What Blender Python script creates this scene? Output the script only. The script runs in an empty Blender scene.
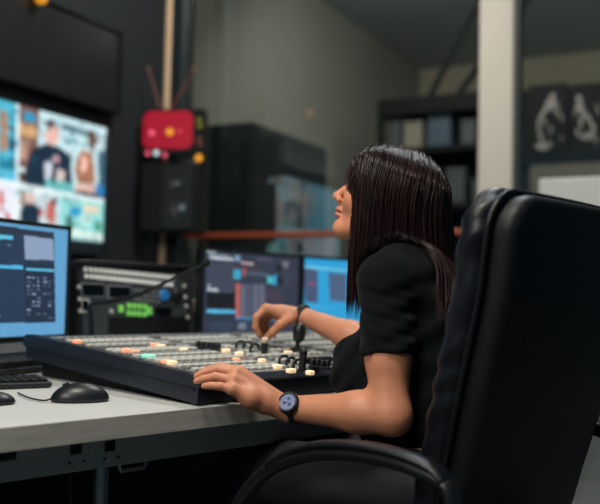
import bpy, math, random
import numpy as np
from mathutils import Vector, Matrix
random.seed(4); rng = np.random.default_rng(4)
SC = bpy.context.scene
COL = SC.collection
R = math.radians

# ------------------------------------------------------------------ camera
CAMZ = 0.95; F = 850.0
CR = Matrix.Rotation(R(90+2.8), 3, 'X') @ Matrix.Rotation(R(1.3), 3, 'Z')
def ray(px, py): return CR @ Vector((px-300, 252-py, -F))
def P(px, py, Y):                       # point at depth Y seen at a pixel (measuring aid)
    r = ray(px, py); t = Y/r.y
    return Vector((r.x*t, Y, CAMZ+r.z*t))
def PZ(px, py, z):
    r = ray(px, py); t = (z-CAMZ)/r.z
    return Vector((r.x*t, r.y*t, z))
cam = bpy.data.cameras.new('camera'); co = bpy.data.objects.new('camera', cam); COL.objects.link(co)
co.location = (0, 0, CAMZ); co.rotation_euler = CR.to_euler()
cam.sensor_width = 36; cam.lens = 51; cam.clip_start = .05
cam.dof.use_dof = True; cam.dof.focus_distance = 1.68; cam.dof.aperture_fstop = 2.3
SC.camera = co

# ------------------------------------------------------------------ materials
def lin(c): return tuple(((v/255)/12.92 if v/255 <= .04045 else ((v/255+.055)/1.055)**2.4) for v in c)
def mat(name, rgb, rough=.5, metal=0, spec=.5, var=.12, vscale=30, bump=0, bscale=200, coat=0, emis=None, estr=0, sss=0, stretch=None, sheen=0):
    m = bpy.data.materials.new(name); m.use_nodes = True; nt = m.node_tree; N = nt.nodes; L = nt.links
    b = N['Principled BSDF']; c = lin(rgb)
    b.inputs['Roughness'].default_value = rough; b.inputs['Metallic'].default_value = metal
    b.inputs['Specular IOR Level'].default_value = spec; b.inputs['Coat Weight'].default_value = coat
    b.inputs['Base Color'].default_value = (*c, 1)
    if sheen: b.inputs['Sheen Weight'].default_value = sheen
    tc = N.new('ShaderNodeTexCoord'); mp = N.new('ShaderNodeMapping'); L.new(tc.outputs['Object'], mp.inputs[0])
    if stretch: mp.inputs['Scale'].default_value = stretch
    if var:
        n = N.new('ShaderNodeTexNoise'); n.inputs['Scale'].default_value = vscale; n.inputs['Detail'].default_value = 4
        L.new(mp.outputs[0], n.inputs['Vector'])
        r = N.new('ShaderNodeMapRange'); r.inputs[1].default_value = .25; r.inputs[2].default_value = .75
        r.inputs[3].default_value = 1-var; r.inputs[4].default_value = 1+var; L.new(n.outputs['Fac'], r.inputs[0])
        x = N.new('ShaderNodeVectorMath'); x.operation = 'SCALE'; x.inputs[0].default_value = c
        L.new(r.outputs[0], x.inputs['Scale']); L.new(x.outputs[0], b.inputs['Base Color'])
    if bump:
        n2 = N.new('ShaderNodeTexNoise'); n2.inputs['Scale'].default_value = bscale; n2.inputs['Detail'].default_value = 3
        L.new(mp.outputs[0], n2.inputs['Vector'])
        bp = N.new('ShaderNodeBump'); bp.inputs['Strength'].default_value = bump; bp.inputs['Distance'].default_value = .002
        L.new(n2.outputs['Fac'], bp.inputs['Height']); L.new(bp.outputs[0], b.inputs['Normal'])
    if emis:
        b.inputs['Emission Color'].default_value = (*lin(emis), 1); b.inputs['Emission Strength'].default_value = estr
    if sss:
        b.inputs['Subsurface Weight'].default_value = sss; b.inputs['Subsurface Radius'].default_value = (.012, .004, .002); b.inputs['Subsurface Scale'].default_value = 1
    return m
def screen_mat(name, strength):
    m = bpy.data.materials.new(name); m.use_nodes = True; nt = m.node_tree; N = nt.nodes; L = nt.links
    b = N['Principled BSDF']; b.inputs['Base Color'].default_value = (.01, .01, .012, 1); b.inputs['Roughness'].default_value = .35
    a = N.new('ShaderNodeAttribute'); a.attribute_name = 'picture'
    L.new(a.outputs['Color'], b.inputs['Emission Color']); b.inputs['Emission Strength'].default_value = strength
    return m
def glass_mat():
    m = bpy.data.materials.new('partition_glass'); m.use_nodes = True; nt = m.node_tree; N = nt.nodes; L = nt.links
    N.remove(N['Principled BSDF']); out = N['Material Output']
    t = N.new('ShaderNodeBsdfTransparent'); t.inputs[0].default_value = (.90, .92, .91, 1)
    g = N.new('ShaderNodeBsdfGlossy'); g.inputs['Roughness'].default_value = .01; g.inputs[0].default_value = (.8, .95, 1, 1)
    f = N.new('ShaderNodeFresnel'); f.inputs['IOR'].default_value = 2.15
    mx = N.new('ShaderNodeMixShader'); gm = N.new('ShaderNodeNewGeometry'); k = N.new('ShaderNodeMath'); k.operation = 'MULTIPLY_ADD'; k.inputs[1].default_value = -1; k.inputs[2].default_value = 1; L.new(gm.outputs['Backfacing'], k.inputs[0]); k2 = N.new('ShaderNodeMath'); k2.operation = 'MULTIPLY'; L.new(k.outputs[0], k2.inputs[0]); L.new(f.outputs[0], k2.inputs[1]); L.new(k2.outputs[0], mx.inputs[0]); L.new(t.outputs[0], mx.inputs[1]); L.new(g.outputs[0], mx.inputs[2])
    L.new(mx.outputs[0], out.inputs[0]); return m

M = {}
M['black'] = mat('black_plastic', (20, 24, 28), .38, bump=.05, bscale=900)
M['matte'] = mat('matte_black', (9, 13, 16), .6, spec=.3)
M['navy'] = mat('blue_black_steel', (24, 32, 43), .42, bump=.06, bscale=1200, var=.06)
M['leather'] = mat('black_leather', (12, 17, 24), .38, bump=.35, bscale=260, spec=.42)
M['leather_back'] = mat('smooth_black_leather', (15, 19, 24), .5, bump=.15, bscale=420, spec=.3)
M['bezel'] = mat('bezel_black', (10, 12, 15), .3)
M['silver'] = mat('silver_aluminium', (150, 155, 158), .35, metal=.8, var=.03)
M['chin'] = mat('light_grey_chin', (130, 135, 138), .4)
M['chrome'] = mat('chrome', (170, 175, 178), .2, metal=1, var=0)
M['desk'] = mat('pale_laminate', (196, 198, 194), .42, var=.03, vscale=8)
M['edge'] = mat('grey_wood_edge', (176, 174, 166), .5, var=.14, vscale=14, stretch=(1, 1, 7))
M['apron'] = mat('grey_steel_beam', (140, 144, 143), .5, var=.05)
M['panelgrey'] = mat('console_grey_panel', (134, 138, 137), .4, var=.05)
M['panelstripe'] = mat('console_dark_stripe', (66, 70, 72), .45)
M['key'] = mat('pale_key_cap', (190, 190, 182), .45, var=.04)
M['key_dim'] = mat('grey_key_cap', (128, 131, 128), .45, var=.05)
M['lit_orange'] = mat('lit_orange_key', (235, 170, 140), .5, var=0, emis=(255, 150, 105), estr=.55)
M['lit_cream'] = mat('lit_cream_key', (240, 220, 190), .5, var=0, emis=(255, 215, 165), estr=.55)
M['lit_teal'] = mat('lit_teal_key', (150, 215, 195), .5, var=0, emis=(110, 215, 185), estr=.55)
M['lit_green'] = mat('lit_green_key', (120, 195, 95), .5, var=0, emis=(115, 215, 85), estr=.22)
M['olive'] = mat('olive_display_strip', (58, 62, 40), .5)
M['maroon'] = mat('brown_red_panel', (120, 66, 52), .5)
M['mic'] = mat('mic_foam', (10, 12, 15), .9)
M['blue_knob'] = mat('blue_knob_plastic', (30, 96, 150), .4, emis=(30, 110, 180), estr=.25)
M['rackkey'] = mat('white_key_added_glow', (205, 205, 198), .4, var=0, emis=(205, 208, 200), estr=.32)  # key caps given a glow in place of missing fill light
M['rackface'] = mat('rack_face_steel', (54, 59, 60), .5)
M['lcd'] = mat('dark_lcd', (8, 12, 16), .15)
M['frame_grey'] = mat('grey_trim', (112, 118, 122), .5)
M['wall_dark'] = mat('dark_studio_wall', (20, 28, 34), .85, bump=.1, bscale=60)
M['wall_back'] = mat('grey_painted_wall', (120, 121, 113), .9, bump=.1, bscale=60, var=.04, vscale=2)
M['wall_far'] = mat('cream_painted_wall', (146, 142, 124), .9, var=.04, vscale=2)
M['ceil'] = mat('ceiling_paint', (150, 158, 160), .9, var=.04, vscale=2)
M['floor'] = mat('grey_vinyl_floor', (96, 100, 102), .45, var=.1, vscale=6)
M['post'] = mat('cream_painted_post', (205, 198, 184), .55, var=.03)
M['post_warm'] = mat('warm_painted_post', (225, 196, 160), .6, var=.05)
M['gasket'] = mat('dark_gasket', (28, 40, 44), .5)
M['copper'] = mat('copper_rail', (150, 70, 42), .4, emis=(150, 62, 34), estr=0)
M['glass'] = glass_mat()
M['red_lcd'] = mat('red_backlit_display', (140, 16, 38), .4, var=.08, vscale=20, emis=(180, 18, 48), estr=.42)
M['amber'] = mat('amber_lamp', (220, 150, 40), .4, var=0, emis=(240, 160, 40), estr=.6)
M['pink'] = mat('pink_led', (220, 90, 110), .4, var=0, emis=(230, 90, 120), estr=.8)
M['white_led'] = mat('white_led', (200, 210, 215), .4, var=0, emis=(210, 230, 240), estr=.8)
M['cone'] = mat('speaker_cone', (28, 33, 38), .4)
M['cone_light'] = mat('speaker_dome', (120, 140, 150), .35)
M['skin'] = mat('skin', (200, 136, 104), .48, var=.07, vscale=40, bump=.06, bscale=500, sss=.12, spec=.4)
M['lip'] = mat('lip', (184, 112, 96), .4, var=.04)
M['nail_dark'] = mat('dark_nail_polish', (20, 14, 18), .15, coat=.5)
M['nail'] = mat('pale_nail', (235, 205, 185), .25)
M['hair'] = mat('dark_brown_hair', (35, 16, 15), .30, spec=.55, var=.5, vscale=90, stretch=(1, 1, .08))
M['tee'] = mat('black_cotton', (7, 12, 15), .85, var=.1, vscale=60, bump=.3, bscale=900, sheen=.04, spec=.12)
M['jeans'] = mat('dark_denim', (16, 22, 31), .85, var=.25, vscale=200, bump=.3, bscale=700)
M['eye'] = mat('eye_white', (150, 140, 135), .15, var=0)
M['iris'] = mat('iris_brown', (50, 30, 20), .1, var=0)
M['dial'] = mat('silver_blue_dial', (128, 142, 180), .3, metal=.2, var=.25, vscale=160)
M['subdial'] = mat('blue_subdial', (72, 88, 130), .3)
M['shelf'] = mat('black_shelf_steel', (7, 10, 12), .8, spec=.2)
M['boxpale'] = mat('pale_box_card', (104, 102, 92), .8)
M['boxblue'] = mat('blue_grey_binder', (40, 58, 74), .7)
M['boxgrey'] = mat('grey_case', (48, 54, 57), .7)
M['white'] = mat('whiteboard_white', (196, 196, 190), .4, var=.03)
M['cab'] = mat('dark_stand_in_lacquer', (30, 37, 39), .7, spec=.2)
M['poster'] = mat('poster_paper', (14, 15, 17), .8, spec=.2)
M['poster_pale'] = mat('poster_print_grey', (112, 110, 107), .7, var=.7, vscale=22)
M['beige'] = mat('beige_box', (226, 210, 186), .6)

# ------------------------------------------------------------------ mesh helpers
class MB:
    def __init__(s): s.v = []; s.f = []; s.mi = []; s.cur = 0
    def add(s, vs, fs):
        n = len(s.v); s.v += [tuple(v) for v in vs]
        for f in fs: s.f.append([i+n for i in f]); s.mi.append(s.cur)
    def box(s, c, size, M3=None, bev=0):
        hx, hy, hz = size[0]/2, size[1]/2, size[2]/2; c = Vector(c)
        if bev <= 0:
            vs = [Vector((x, y, z)) for x in (-hx, hx) for y in (-hy, hy) for z in (-hz, hz)]
            fs = [(0, 1, 3, 2), (4, 6, 7, 5), (0, 4, 5, 1), (2, 3, 7, 6), (0, 2, 6, 4), (1, 5, 7, 3)]
        else:
            # chamfered box: each corner gives three points
            b = min(bev, hx*.9, hy*.9, hz*.9); vs = []; idx = {}
            for sx in (-1, 1):
                for sy in (-1, 1):
                    for sz in (-1, 1):
                        for a in range(3):
                            p = [sx*(hx-b), sy*(hy-b), sz*(hz-b)]; p[a] = (sx*hx, sy*hy, sz*hz)[a]
                            idx[sx, sy, sz, a] = len(vs); vs.append(Vector(p))
            fs = []
            for a in range(3):
                o = [k for k in range(3) if k != a]
                for sg in (-1, 1):
                    q = []
                    for s1, s2 in ((-1, -1), (1, -1), (1, 1), (-1, 1)):
                        k = [0, 0, 0]; k[a] = sg; k[o[0]] = s1; k[o[1]] = s2; q.append(idx[(*k, a)])
                    fs.append(q)
                for s1 in (-1, 1):
                    for s2 in (-1, 1):
                        k0 = [0, 0, 0]; k1 = [0, 0, 0]; k0[a] = -1; k1[a] = 1
                        for k in (k0, k1): k[o[0]] = s1; k[o[1]] = s2
                        fs.append([idx[(*k0, o[0])], idx[(*k1, o[0])], idx[(*k1, o[1])], idx[(*k0, o[1])]])
            for sx in (-1, 1):
                for sy in (-1, 1):
                    for sz in (-1, 1): fs.append([idx[sx, sy, sz, a] for a in range(3)])
        if M3 is not None: vs = [M3 @ v for v in vs]
        s.add([v+c for v in vs], fs); return s
    def tube(s, pts, rad, n=10, cap=True, squash=None, up=None):
        pts = [Vector(p) for p in pts]
        if not hasattr(rad, '__len__'): rad = [rad]*len(pts)
        rings = []; prev = None
        for i, p in enumerate(pts):
            t = (pts[min(i+1, len(pts)-1)]-pts[max(i-1, 0)]).normalized()
            a = prev if prev is not None else (Vector(up) if up is not None else (Vector((0, 0, 1)) if abs(t.z) < .9 else Vector((1, 0, 0))))
            a = (a - t*a.dot(t)).normalized(); b = t.cross(a); prev = a
            sq = squash or (1, 1)
            rings.append([p+(a*math.cos(2*math.pi*k/n)*sq[0]+b*math.sin(2*math.pi*k/n)*sq[1])*rad[i] for k in range(n)])
        vs = [v for r in rings for v in r]; fs = []
        for i in range(len(pts)-1):
            for k in range(n): fs.append((i*n+k, i*n+(k+1) % n, (i+1)*n+(k+1) % n, (i+1)*n+k))
        if cap: fs.append(list(range(n))[::-1]); fs.append([(len(pts)-1)*n+k for k in range(n)])
        s.add(vs, fs); return s
    def lathe(s, prof, c, axis=(0, 0, 1), n=24):     # prof: (radius, height along axis)
        ax = Vector(axis).normalized(); q = ax.to_track_quat('Z', 'Y').to_matrix(); c = Vector(c)
        vs = []; fs = []
        for r, h in prof:
            for k in range(n): vs.append(c+q @ Vector((r*math.cos(2*math.pi*k/n), r*math.sin(2*math.pi*k/n), h)))
        for i in range(len(prof)-1):
            for k in range(n): fs.append((i*n+k, i*n+(k+1) % n, (i+1)*n+(k+1) % n, (i+1)*n+k))
        fs.append(list(range(n))[::-1]); fs.append([(len(prof)-1)*n+k for k in range(n)])
        s.add(vs, fs); return s
    def prism(s, poly, ax_a, ax_b, ax_n, o, d):       # polygon in (a,b) plane extruded by d along n
        o = Vector(o); ax_a = Vector(ax_a); ax_b = Vector(ax_b); ax_n = Vector(ax_n); n = len(poly)
        v0 = [o+ax_a*a+ax_b*b for a, b in poly]; v1 = [v+ax_n*d for v in v0]
        s.add(v0+v1, [list(range(n))[::-1], [n+i for i in range(n)]]+[(i, (i+1) % n, n+(i+1) % n, n+i) for i in range(n)]); return s
    def build(s, name, m, parent=None, smooth=None, base=None):
        me = bpy.data.meshes.new(name)
        vs = s.v
        if base is not None: vs = [tuple(Vector(v)-Vector(base)) for v in vs]
        me.from_pydata(vs, [], s.f)
        for x in (m if isinstance(m, (list, tuple)) else [m]): me.materials.append(x)
        me.polygons.foreach_set('material_index', s.mi)
        me.validate()
        import bmesh
        bm = bmesh.new(); bm.from_mesh(me); bmesh.ops.recalc_face_normals(bm, faces=bm.faces); bm.to_mesh(me); bm.free()
        if smooth:
            me.polygons.foreach_set('use_smooth', [True]*len(me.polygons))
            me.set_sharp_from_angle(angle=R(smooth))
        o = bpy.data.objects.new(name, me); COL.objects.link(o)
        if base is not None: o.location = base
        if parent is not None: link(o, parent)
        return o
def link(o, parent):
    o.parent = parent
    q = parent; off = Matrix.Identity(4)
    o.matrix_parent_inverse = world(parent).inverted()
def world(o):
    m = Matrix.LocRotScale(o.location, o.rotation_euler, o.scale)
    return (world(o.parent) @ o.matrix_parent_inverse @ m) if o.parent else m
def tag(o, label=None, cat=None, group=None, kind=None):
    if label: o['label'] = label
    if cat: o['category'] = cat
    if group: o['group'] = group
    if kind: o['kind'] = kind
    return o
def thing(name, loc, label, cat, group=None):
    o = bpy.data.objects.new(name, None); COL.objects.link(o); o.location = loc; o.empty_display_size = .05
    return tag(o, label, cat, group)
def frame(ax, ay=None):                 # 3x3 with columns x (along), y (away), z up
    ax = Vector(ax).normalized(); az = Vector((0, 0, 1)); ay = az.cross(ax)
    return Matrix((ax, ay, az)).transposed()

# ------------------------------------------------------------------ picture painter for screens
class Pic:
    def __init__(s, W, H, bg): s.W = W; s.H = H; s.a = np.zeros((H, W, 3)); s.a[:] = lin(bg)
    def grid(s):
        y, x = np.mgrid[0:s.H, 0:s.W]; return (x+.5)/s.W, (y+.5)/s.H
    def rect(s, x0, y0, x1, y1, c, a=1.):
        X, Y = s.grid(); m = (X >= x0)&(X < x1)&(Y >= y0)&(Y < y1); s.a[m] = s.a[m]*(1-a)+np.array(lin(c))*a
    def ell(s, cx, cy, rx, ry, c):
        X, Y = s.grid(); m = ((X-cx)/rx)**2+((Y-cy)/ry)**2 < 1; s.a[m] = lin(c)
    def poly(s, pts, c):
        X, Y = s.grid(); m = np.zeros(X.shape, bool); n = len(pts)
        for i in range(n):
            x0, y0 = pts[i]; x1, y1 = pts[(i+1) % n]
            if y0 == y1: continue
            k = ((y0 > Y) != (y1 > Y)) & (X < (x1-x0)*(Y-y0)/(y1-y0)+x0); m ^= k
        s.a[m] = lin(c)
    def blur(s, n=1):
        for _ in range(n):
            b = s.a.copy(); b[1:-1, 1:-1] = (s.a[1:-1, 1:-1]*2+s.a[:-2, 1:-1]+s.a[2:, 1:-1]+s.a[1:-1, :-2]+s.a[1:-1, 2:])/6; s.a = b
def screen(pic, o, ax, up, w, h, m, parent, name='screen'):   # o = top-left corner
    W, H = pic.W, pic.H; o = Vector(o); ax = Vector(ax); up = Vector(up)
    u = np.linspace(0, 1, W+1); v = np.linspace(0, 1, H+1); V, U = np.meshgrid(v, u, indexing='ij')
    co_ = np.array(o)+U[..., None]*np.array(ax)*w-V[..., None]*np.array(up)*h
    idx = np.arange((W+1)*(H+1)).reshape(H+1, W+1)
    fs = np.stack([idx[:-1, :-1], idx[1:, :-1], idx[1:, 1:], idx[:-1, 1:]], -1).reshape(-1, 4)
    me = bpy.data.meshes.new(name); me.from_pydata(co_.reshape(-1, 3).tolist(), [], fs.tolist()); me.materials.append(m)
    at = me.color_attributes.new('picture', 'FLOAT_COLOR', 'CORNER')
    c = np.ones((W*H, 4, 4)); c[:, :, :3] = pic.a.reshape(-1, 1, 3); at.data.foreach_set('color', c.ravel())
    ob = bpy.data.objects.new(name, me); COL.objects.link(ob); link(ob, parent); return ob

# ------------------------------------------------------------------ signed distance modelling
def smin(a, b, k):
    if k <= 0: return np.minimum(a, b)
    h = np.clip(.5+.5*(b-a)/k, 0, 1); return b*(1-h)+a*h-k*h*(1-h)
def cap(p, a, b, ra, rb):
    a = np.array(a, float); b = np.array(b, float); ab = b-a
    t = np.clip(((p-a) @ ab)/(ab @ ab), 0, 1); return np.linalg.norm(p-a-t[..., None]*ab, axis=-1)-(ra+(rb-ra)*t)
def ell(p, c, r, B=None):                # B: 3x3 rows = local axes
    q = p-np.array(c, float)
    if B is not None: q = q @ np.array(B).T
    r = np.array(r, float); k0 = np.linalg.norm(q/r, axis=-1); k1 = np.linalg.norm(q/r**2, axis=-1)+1e-9
    return k0*(k0-1)/k1
def snet(f, lo, hi, h):
    lo = np.array(lo, float); n = np.ceil((np.array(hi)-lo)/h).astype(int)+1
    g = np.stack(np.meshgrid(*[lo[i]+h*np.arange(n[i]) for i in range(3)], indexing='ij'), -1)
    V = f(g.reshape(-1, 3)).reshape(n); S = V < 0
    cs = n-1; acc = np.zeros((*cs, 3)); cnt = np.zeros(cs)
    base = np.stack(np.meshgrid(*[np.arange(c) for c in cs], indexing='ij'), -1).astype(float)
    corners = [(i, j, k) for i in (0, 1) for j in (0, 1) for k in (0, 1)]
    def C(A, c): return A[c[0]:c[0]+cs[0], c[1]:c[1]+cs[1], c[2]:c[2]+cs[2]]
    for c in corners:
        for ax in range(3):
            if c[ax] == 0:
                d = list(c); d[ax] = 1; a = C(V, c); b = C(V, d); cr = (a < 0) != (b < 0)
                t = np.where(cr, a/np.where(cr, a-b, 1), 0)
                p = np.zeros((*cs, 3)); p[...] = np.array(c); p[..., ax] += t
                acc += p*cr[..., None]; cnt += cr
    act = cnt > 0; idx = -np.ones(cs, int); idx[act] = np.arange(act.sum())
    verts = lo+h*(base[act]+acc[act]/cnt[act][:, None]); faces = []
    for ax in range(3):
        b, c = (ax+1) % 3, (ax+2) % 3
        s0 = [slice(None)]*3; s1 = [slice(None)]*3; s0[ax] = slice(0, -1); s1[ax] = slice(1, None)
        cr = S[tuple(s0)] != S[tuple(s1)]; flip = S[tuple(s0)]
        I = np.argwhere(cr)
        I = I[(I[:, b] > 0)&(I[:, b] < cs[b])&(I[:, c] > 0)&(I[:, c] < cs[c])]
        fl = flip[I[:, 0], I[:, 1], I[:, 2]]
        def ID(db, dc):
            J = I.copy(); J[:, b] -= db; J[:, c] -= dc; return idx[J[:, 0], J[:, 1], J[:, 2]]
        q = np.stack([ID(1, 1), ID(0, 1), ID(0, 0), ID(1, 0)], 1)
        q[~fl] = q[~fl][:, ::-1]; faces.append(q)
    return verts, np.concatenate(faces)
def mesh_obj(name, parts, mats, parent=None, matfn=None):
    vs = []; fs = []; n = 0
    for v, f in parts: vs.append(v); fs.append(f+n); n += len(v)
    v = np.concatenate(vs); f = np.concatenate(fs)
    me = bpy.data.meshes.new(name); me.from_pydata(v.tolist(), [], f.tolist())
    for m in mats: me.materials.append(m)
    if matfn is not None:
        me.polygons.foreach_set('material_index', matfn(v[f].mean(1)).astype(np.int32))
    me.polygons.foreach_set('use_smooth', [True]*len(me.polygons)); me.validate()
    o = bpy.data.objects.new(name, me); COL.objects.link(o)
    if parent is not None: link(o, parent)
    return o

# =================================================================== SETTING
D = Vector((.47, .883, 0)).normalized()        # direction of the screen wall, going away
E = Vector((D.y, -D.x, 0))                     # direction of the glass partition, going right
MP = Vector((-.89, 5.61, 0))                   # corner of wall and partition
H = 3.6
fr = frame(E)
def struct(name, mb, m, smooth=None): return tag(mb.build(name, m, smooth=smooth), kind='structure')
mb = MB(); mb.box((1.5, 5, -.05), (16, 18, .1)); struct('floor', mb, M['floor'])
mb = MB(); mb.box((1.5, 5, H+.05), (16, 18, .1)); struct('ceiling', mb, M['ceil'])
fd = frame(D)
mb = MB(); mb.box(MP+D*(-3.4)-E*.06+Vector((0, 0, H/2)), (6.7, .1, H), fd); struct('wall_left', mb, M['wall_dark'])
mb = MB(); mb.box(MP+D*(2.5)-E*.06+Vector((0, 0, H/2)), (4.9, .1, H), fd); struct('wall_side', mb, M['wall_back'])
mb = MB(); mb.box(MP+D*4.85+E*3.6+Vector((0, 0, H/2)), (7.4, .1, H), fr); struct('wall_back', mb, M['wall_far'])
# mullion, pillar, rails and panes of the partition
mb = MB(); mb.box(MP-E*.045+Vector((0, 0, H/2)), (.135, .10, H), fr, .008); struct('trim_1', mb, M['post_warm'])
mb = MB(); mb.box(MP+E*.075+Vector((0, 0, H/2)), (.10, .08, H), fr, .004); struct('trim_2', mb, M['gasket'])
mb = MB(); mb.box(MP+D*.165-E*.06+Vector((0, 0, H/2)), (.22, .1, H), fd); struct('trim_6', mb, M['wall_dark'])
GP = MP+D*.25; PT = 2.14
mb = MB(); mb.box(GP+E*PT+Vector((0, 0, H/2)), (.20, .11, H), fr, .01); struct('trim_3', mb, M['post'])
mb = MB(); mb.box(GP+E*(PT+.115)+Vector((0, 0, H/2)), (.035, .07, H), fr, .004); struct('trim_4', mb, M['gasket'])
mb = MB(); mb.box(GP+E*((.0+PT-.1)/2)+Vector((0, 0, H/2)), (PT-.1, .012, H), fr); struct('window_1', mb, M['glass'])
mb = MB(); mb.box(GP+E*(PT+.135+1.4)+Vector((0, 0, H/2)), (2.8, .012, H), fr); struct('window_2', mb, M['glass'])
mb = MB(); mb.box(GP+E*((.0+PT-.1)/2)-D*.03+Vector((0, 0, 1.325)), (PT-.1, .03, .035), fr, .006); struct('trim_5', mb, M['copper'])

# =================================================================== BACK ROOM (through the glass)
def BR(e, d, z=0): return MP+E*e+D*d+Vector((0, 0, z))
# made-up tall cabinet, standing in for a dark reflection in the glass
t = thing('stand_in_cabinet', BR(.33, .9), 'tall dark grey made-up cabinet, in place of a dark reflection, behind the glass beside the cream mullion', 'cabinet')
b = MB(); b.box(BR(.22, .92, 1.06), (.42, 1.14, 2.1), fr, .01); b.build('body', M['cab'], t)
for k in (0, 1):
    dr = MB(); dr.box(BR(.44, .64+.56*k, 1.06), (.02, .54, 2.0), fr, .004); o = dr.build('door', M['cab'], t)
    hb = MB(); hb.box(BR(.46, .86+.12*k, 1.1), (.02, .015, .16), fr); hb.build('handle', M['frame_grey'], o)
# black shelving rack left of the pillar
def shelving(e0, e1, d, ztop, label, depth=.45):
    t = thing('shelving_rack', BR((e0+e1)/2, d), label, 'rack')
    for ee in (e0, e1):
        for dd in (d, d+depth):
            q = MB(); q.box(BR(ee, dd, ztop/2), (.05, .05, ztop), fr); q.build('post', M['shelf'], t)
    for z in (.5, 1.1, 1.7, 2.18, ztop-.04):
        q = MB(); q.box(BR((e0+e1)/2, d+depth/2, z), (e1-e0+.05, depth+.05, .05 if z < ztop-.1 else .14), fr); q.build('shelf_board', M['shelf'], t)
    q = MB(); q.box(BR((e0+e1)/2, d+depth+.02, ztop/2+.2), (e1-e0, .012, ztop-.5), fr); q.build('back_panel', M['shelf'], t)
    return t
RD = 2.2
shelving(.60, 1.62, RD, 2.60, 'tall black open shelving rack behind the glass left of the white pillar')
items = [(1.76, 2.2, .10, .18, .30, 'boxgrey'), (1.93, 2.2, .16, .14, .24, 'boxpale'), (2.18, 2.2, .2, .1, .30, 'boxblue'), (2.45, 2.2, .12, .2, .22, 'boxgrey'),
         (1.80, 1.725, .12, .2, .30, 'boxblue'), (1.98, 1.725, .09, .2, .36, 'boxpale'), (2.14, 1.725, .13, .2, .24, 'boxblue'), (2.34, 1.725, .16, .2, .3, 'boxgrey'), (2.6, 1.725, .2, .2, .2, 'boxgrey')]
desc = ['narrow grey case at the left end of the top shelf of the black rack', 'pale carton on the top shelf of the black rack beside a grey case', 'blue-grey binder box on the top shelf of the black rack',
        'grey case on the top shelf of the black rack nearest the pillar', 'blue-grey binder box at the left end of the second shelf of the black rack', 'tall pale carton on the second shelf of the black rack',
        'low blue-grey box between pale carton and grey case on the second rack shelf', 'tall grey case on the second shelf of the black rack', 'low grey case at the right end of the second rack shelf']
for (e, z, w, dd, h, m), ds in zip(items, desc):
    e = .62+(e-1.66)*.93; dd = .3
    t = thing('storage_box', BR(e, RD+.2, z), ds, 'box', 'boxes on the black rack')
    q = MB(); q.box(BR(e, RD+.2, z+.001+h*.42), (w, dd, h*.84), fr, .006); q.build('box_body', M[m], t)
    q = MB(); q.box(BR(e, RD+.2, z+h*.92), (w+.01, dd+.01, h*.14), fr, .004); q.build('lid', M[m], t)
# slanted braces above the rack
for i, (a, bb, lb) in enumerate([((478, 5), (428, 100), 'long slanted dark stay running from rack top up to the ceiling'), ((482, 62), (452, 103), 'short slanted dark stay rising from rack top behind the white pillar')]):
    p0 = P(*bb, 7.25-.2*i); dirv = (P(*a, 7.05-.2*i)-p0)
    p1 = p0+dirv*((H-.01-p0.z)/dirv.z)
    p0 = p0-dirv*((p0.z-2.58)/dirv.z)
    t = thing('ceiling_stay', p0, lb, 'brace', 'slanted stays above the black rack')
    q = MB(); q.tube([p0, p1], .028, 8); q.build('rod', M['shelf'], t, 40)
    q = MB(); q.box(p1-Vector((0, 0, .02)), (.14, .1, .02)); q.build('ceiling_plate', M['shelf'], t)
# dark board with two posters, right of the pillar
t = thing('display_board', BR(2.5, RD-.1), 'wide black display board behind the glass right of the pillar', 'board')
q = MB(); q.box(BR(2.66, RD+.1, 2.32), (1.9, .06, .60), fr, .01); q.build('board_panel', M['shelf'], t)
for ee in (1.8, 3.55):
    q = MB(); q.box(BR(ee, RD+.16, 1.32), (.07, .05, 2.64), fr); q.build('post', M['shelf'], t)
def poster(px0, py0, px1, py1, figs, label):
    d = RD+.06
    def onp(px, py):
        r = ray(px, py); o = BR(0, d); k = ((o-Vector((0, 0, CAMZ))).dot(D))/(r.dot(D)); return Vector((0, 0, CAMZ))+r*k
    c = onp((px0+px1)/2, (py0+py1)/2); a = onp(px0, (py0+py1)/2); b_ = onp(px1, (py0+py1)/2)
    w = (b_-a).dot(E); h = onp((px0+px1)/2, py0).z-onp((px0+px1)/2, py1).z
    t = thing('poster', c, label, 'poster', 'monochrome posters on the black board')
    q = MB(); q.box(c, (w, .012, h), fr); q.build('paper', M['poster'], t)
    g = MB()
    for (fx, fy, rx, ry, rot) in figs:
        cc = onp(fx, fy)-D*.009; n = 18; A = E; B = Vector((0, 0, 1)); k = 8.0/850
        pts = []
        for j in range(n):
            a_ = 2*math.pi*j/n; x = rx*math.cos(a_)*(1+.18*math.sin(3*a_)); y = ry*math.sin(a_)*(1+.12*math.cos(4*a_))
            x, y = x*math.cos(rot)-y*math.sin(rot), x*math.sin(rot)+y*math.cos(rot); pts.append((x*k, y*k))
        g.prism(pts, A, B, D, cc, .003)
    g.build('print', M['poster_pale'], t)
poster(528, 84, 568, 155, [(553, 97, 2.4, 3, 0), (551, 104, 4.0, 4.5, .3), (556, 103, 1.2, 5, .6), (546, 110, 2.2, 6, -.8), (541, 118, 1.6, 5, -.3), (557, 112, 1.5, 4, .3), (539, 127, 1.3, 6, .1), (545, 122, .9, 5, .5), (562, 118, .8, 3, 0), (541, 137, 1.8, 4, .2), (544, 146, 7, 3.2, .1), (551, 131, .8, 4, -.4), (562, 138, .7, 2.5, .3)], 'dark poster with a pale bent figure beside the white pillar')
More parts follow.
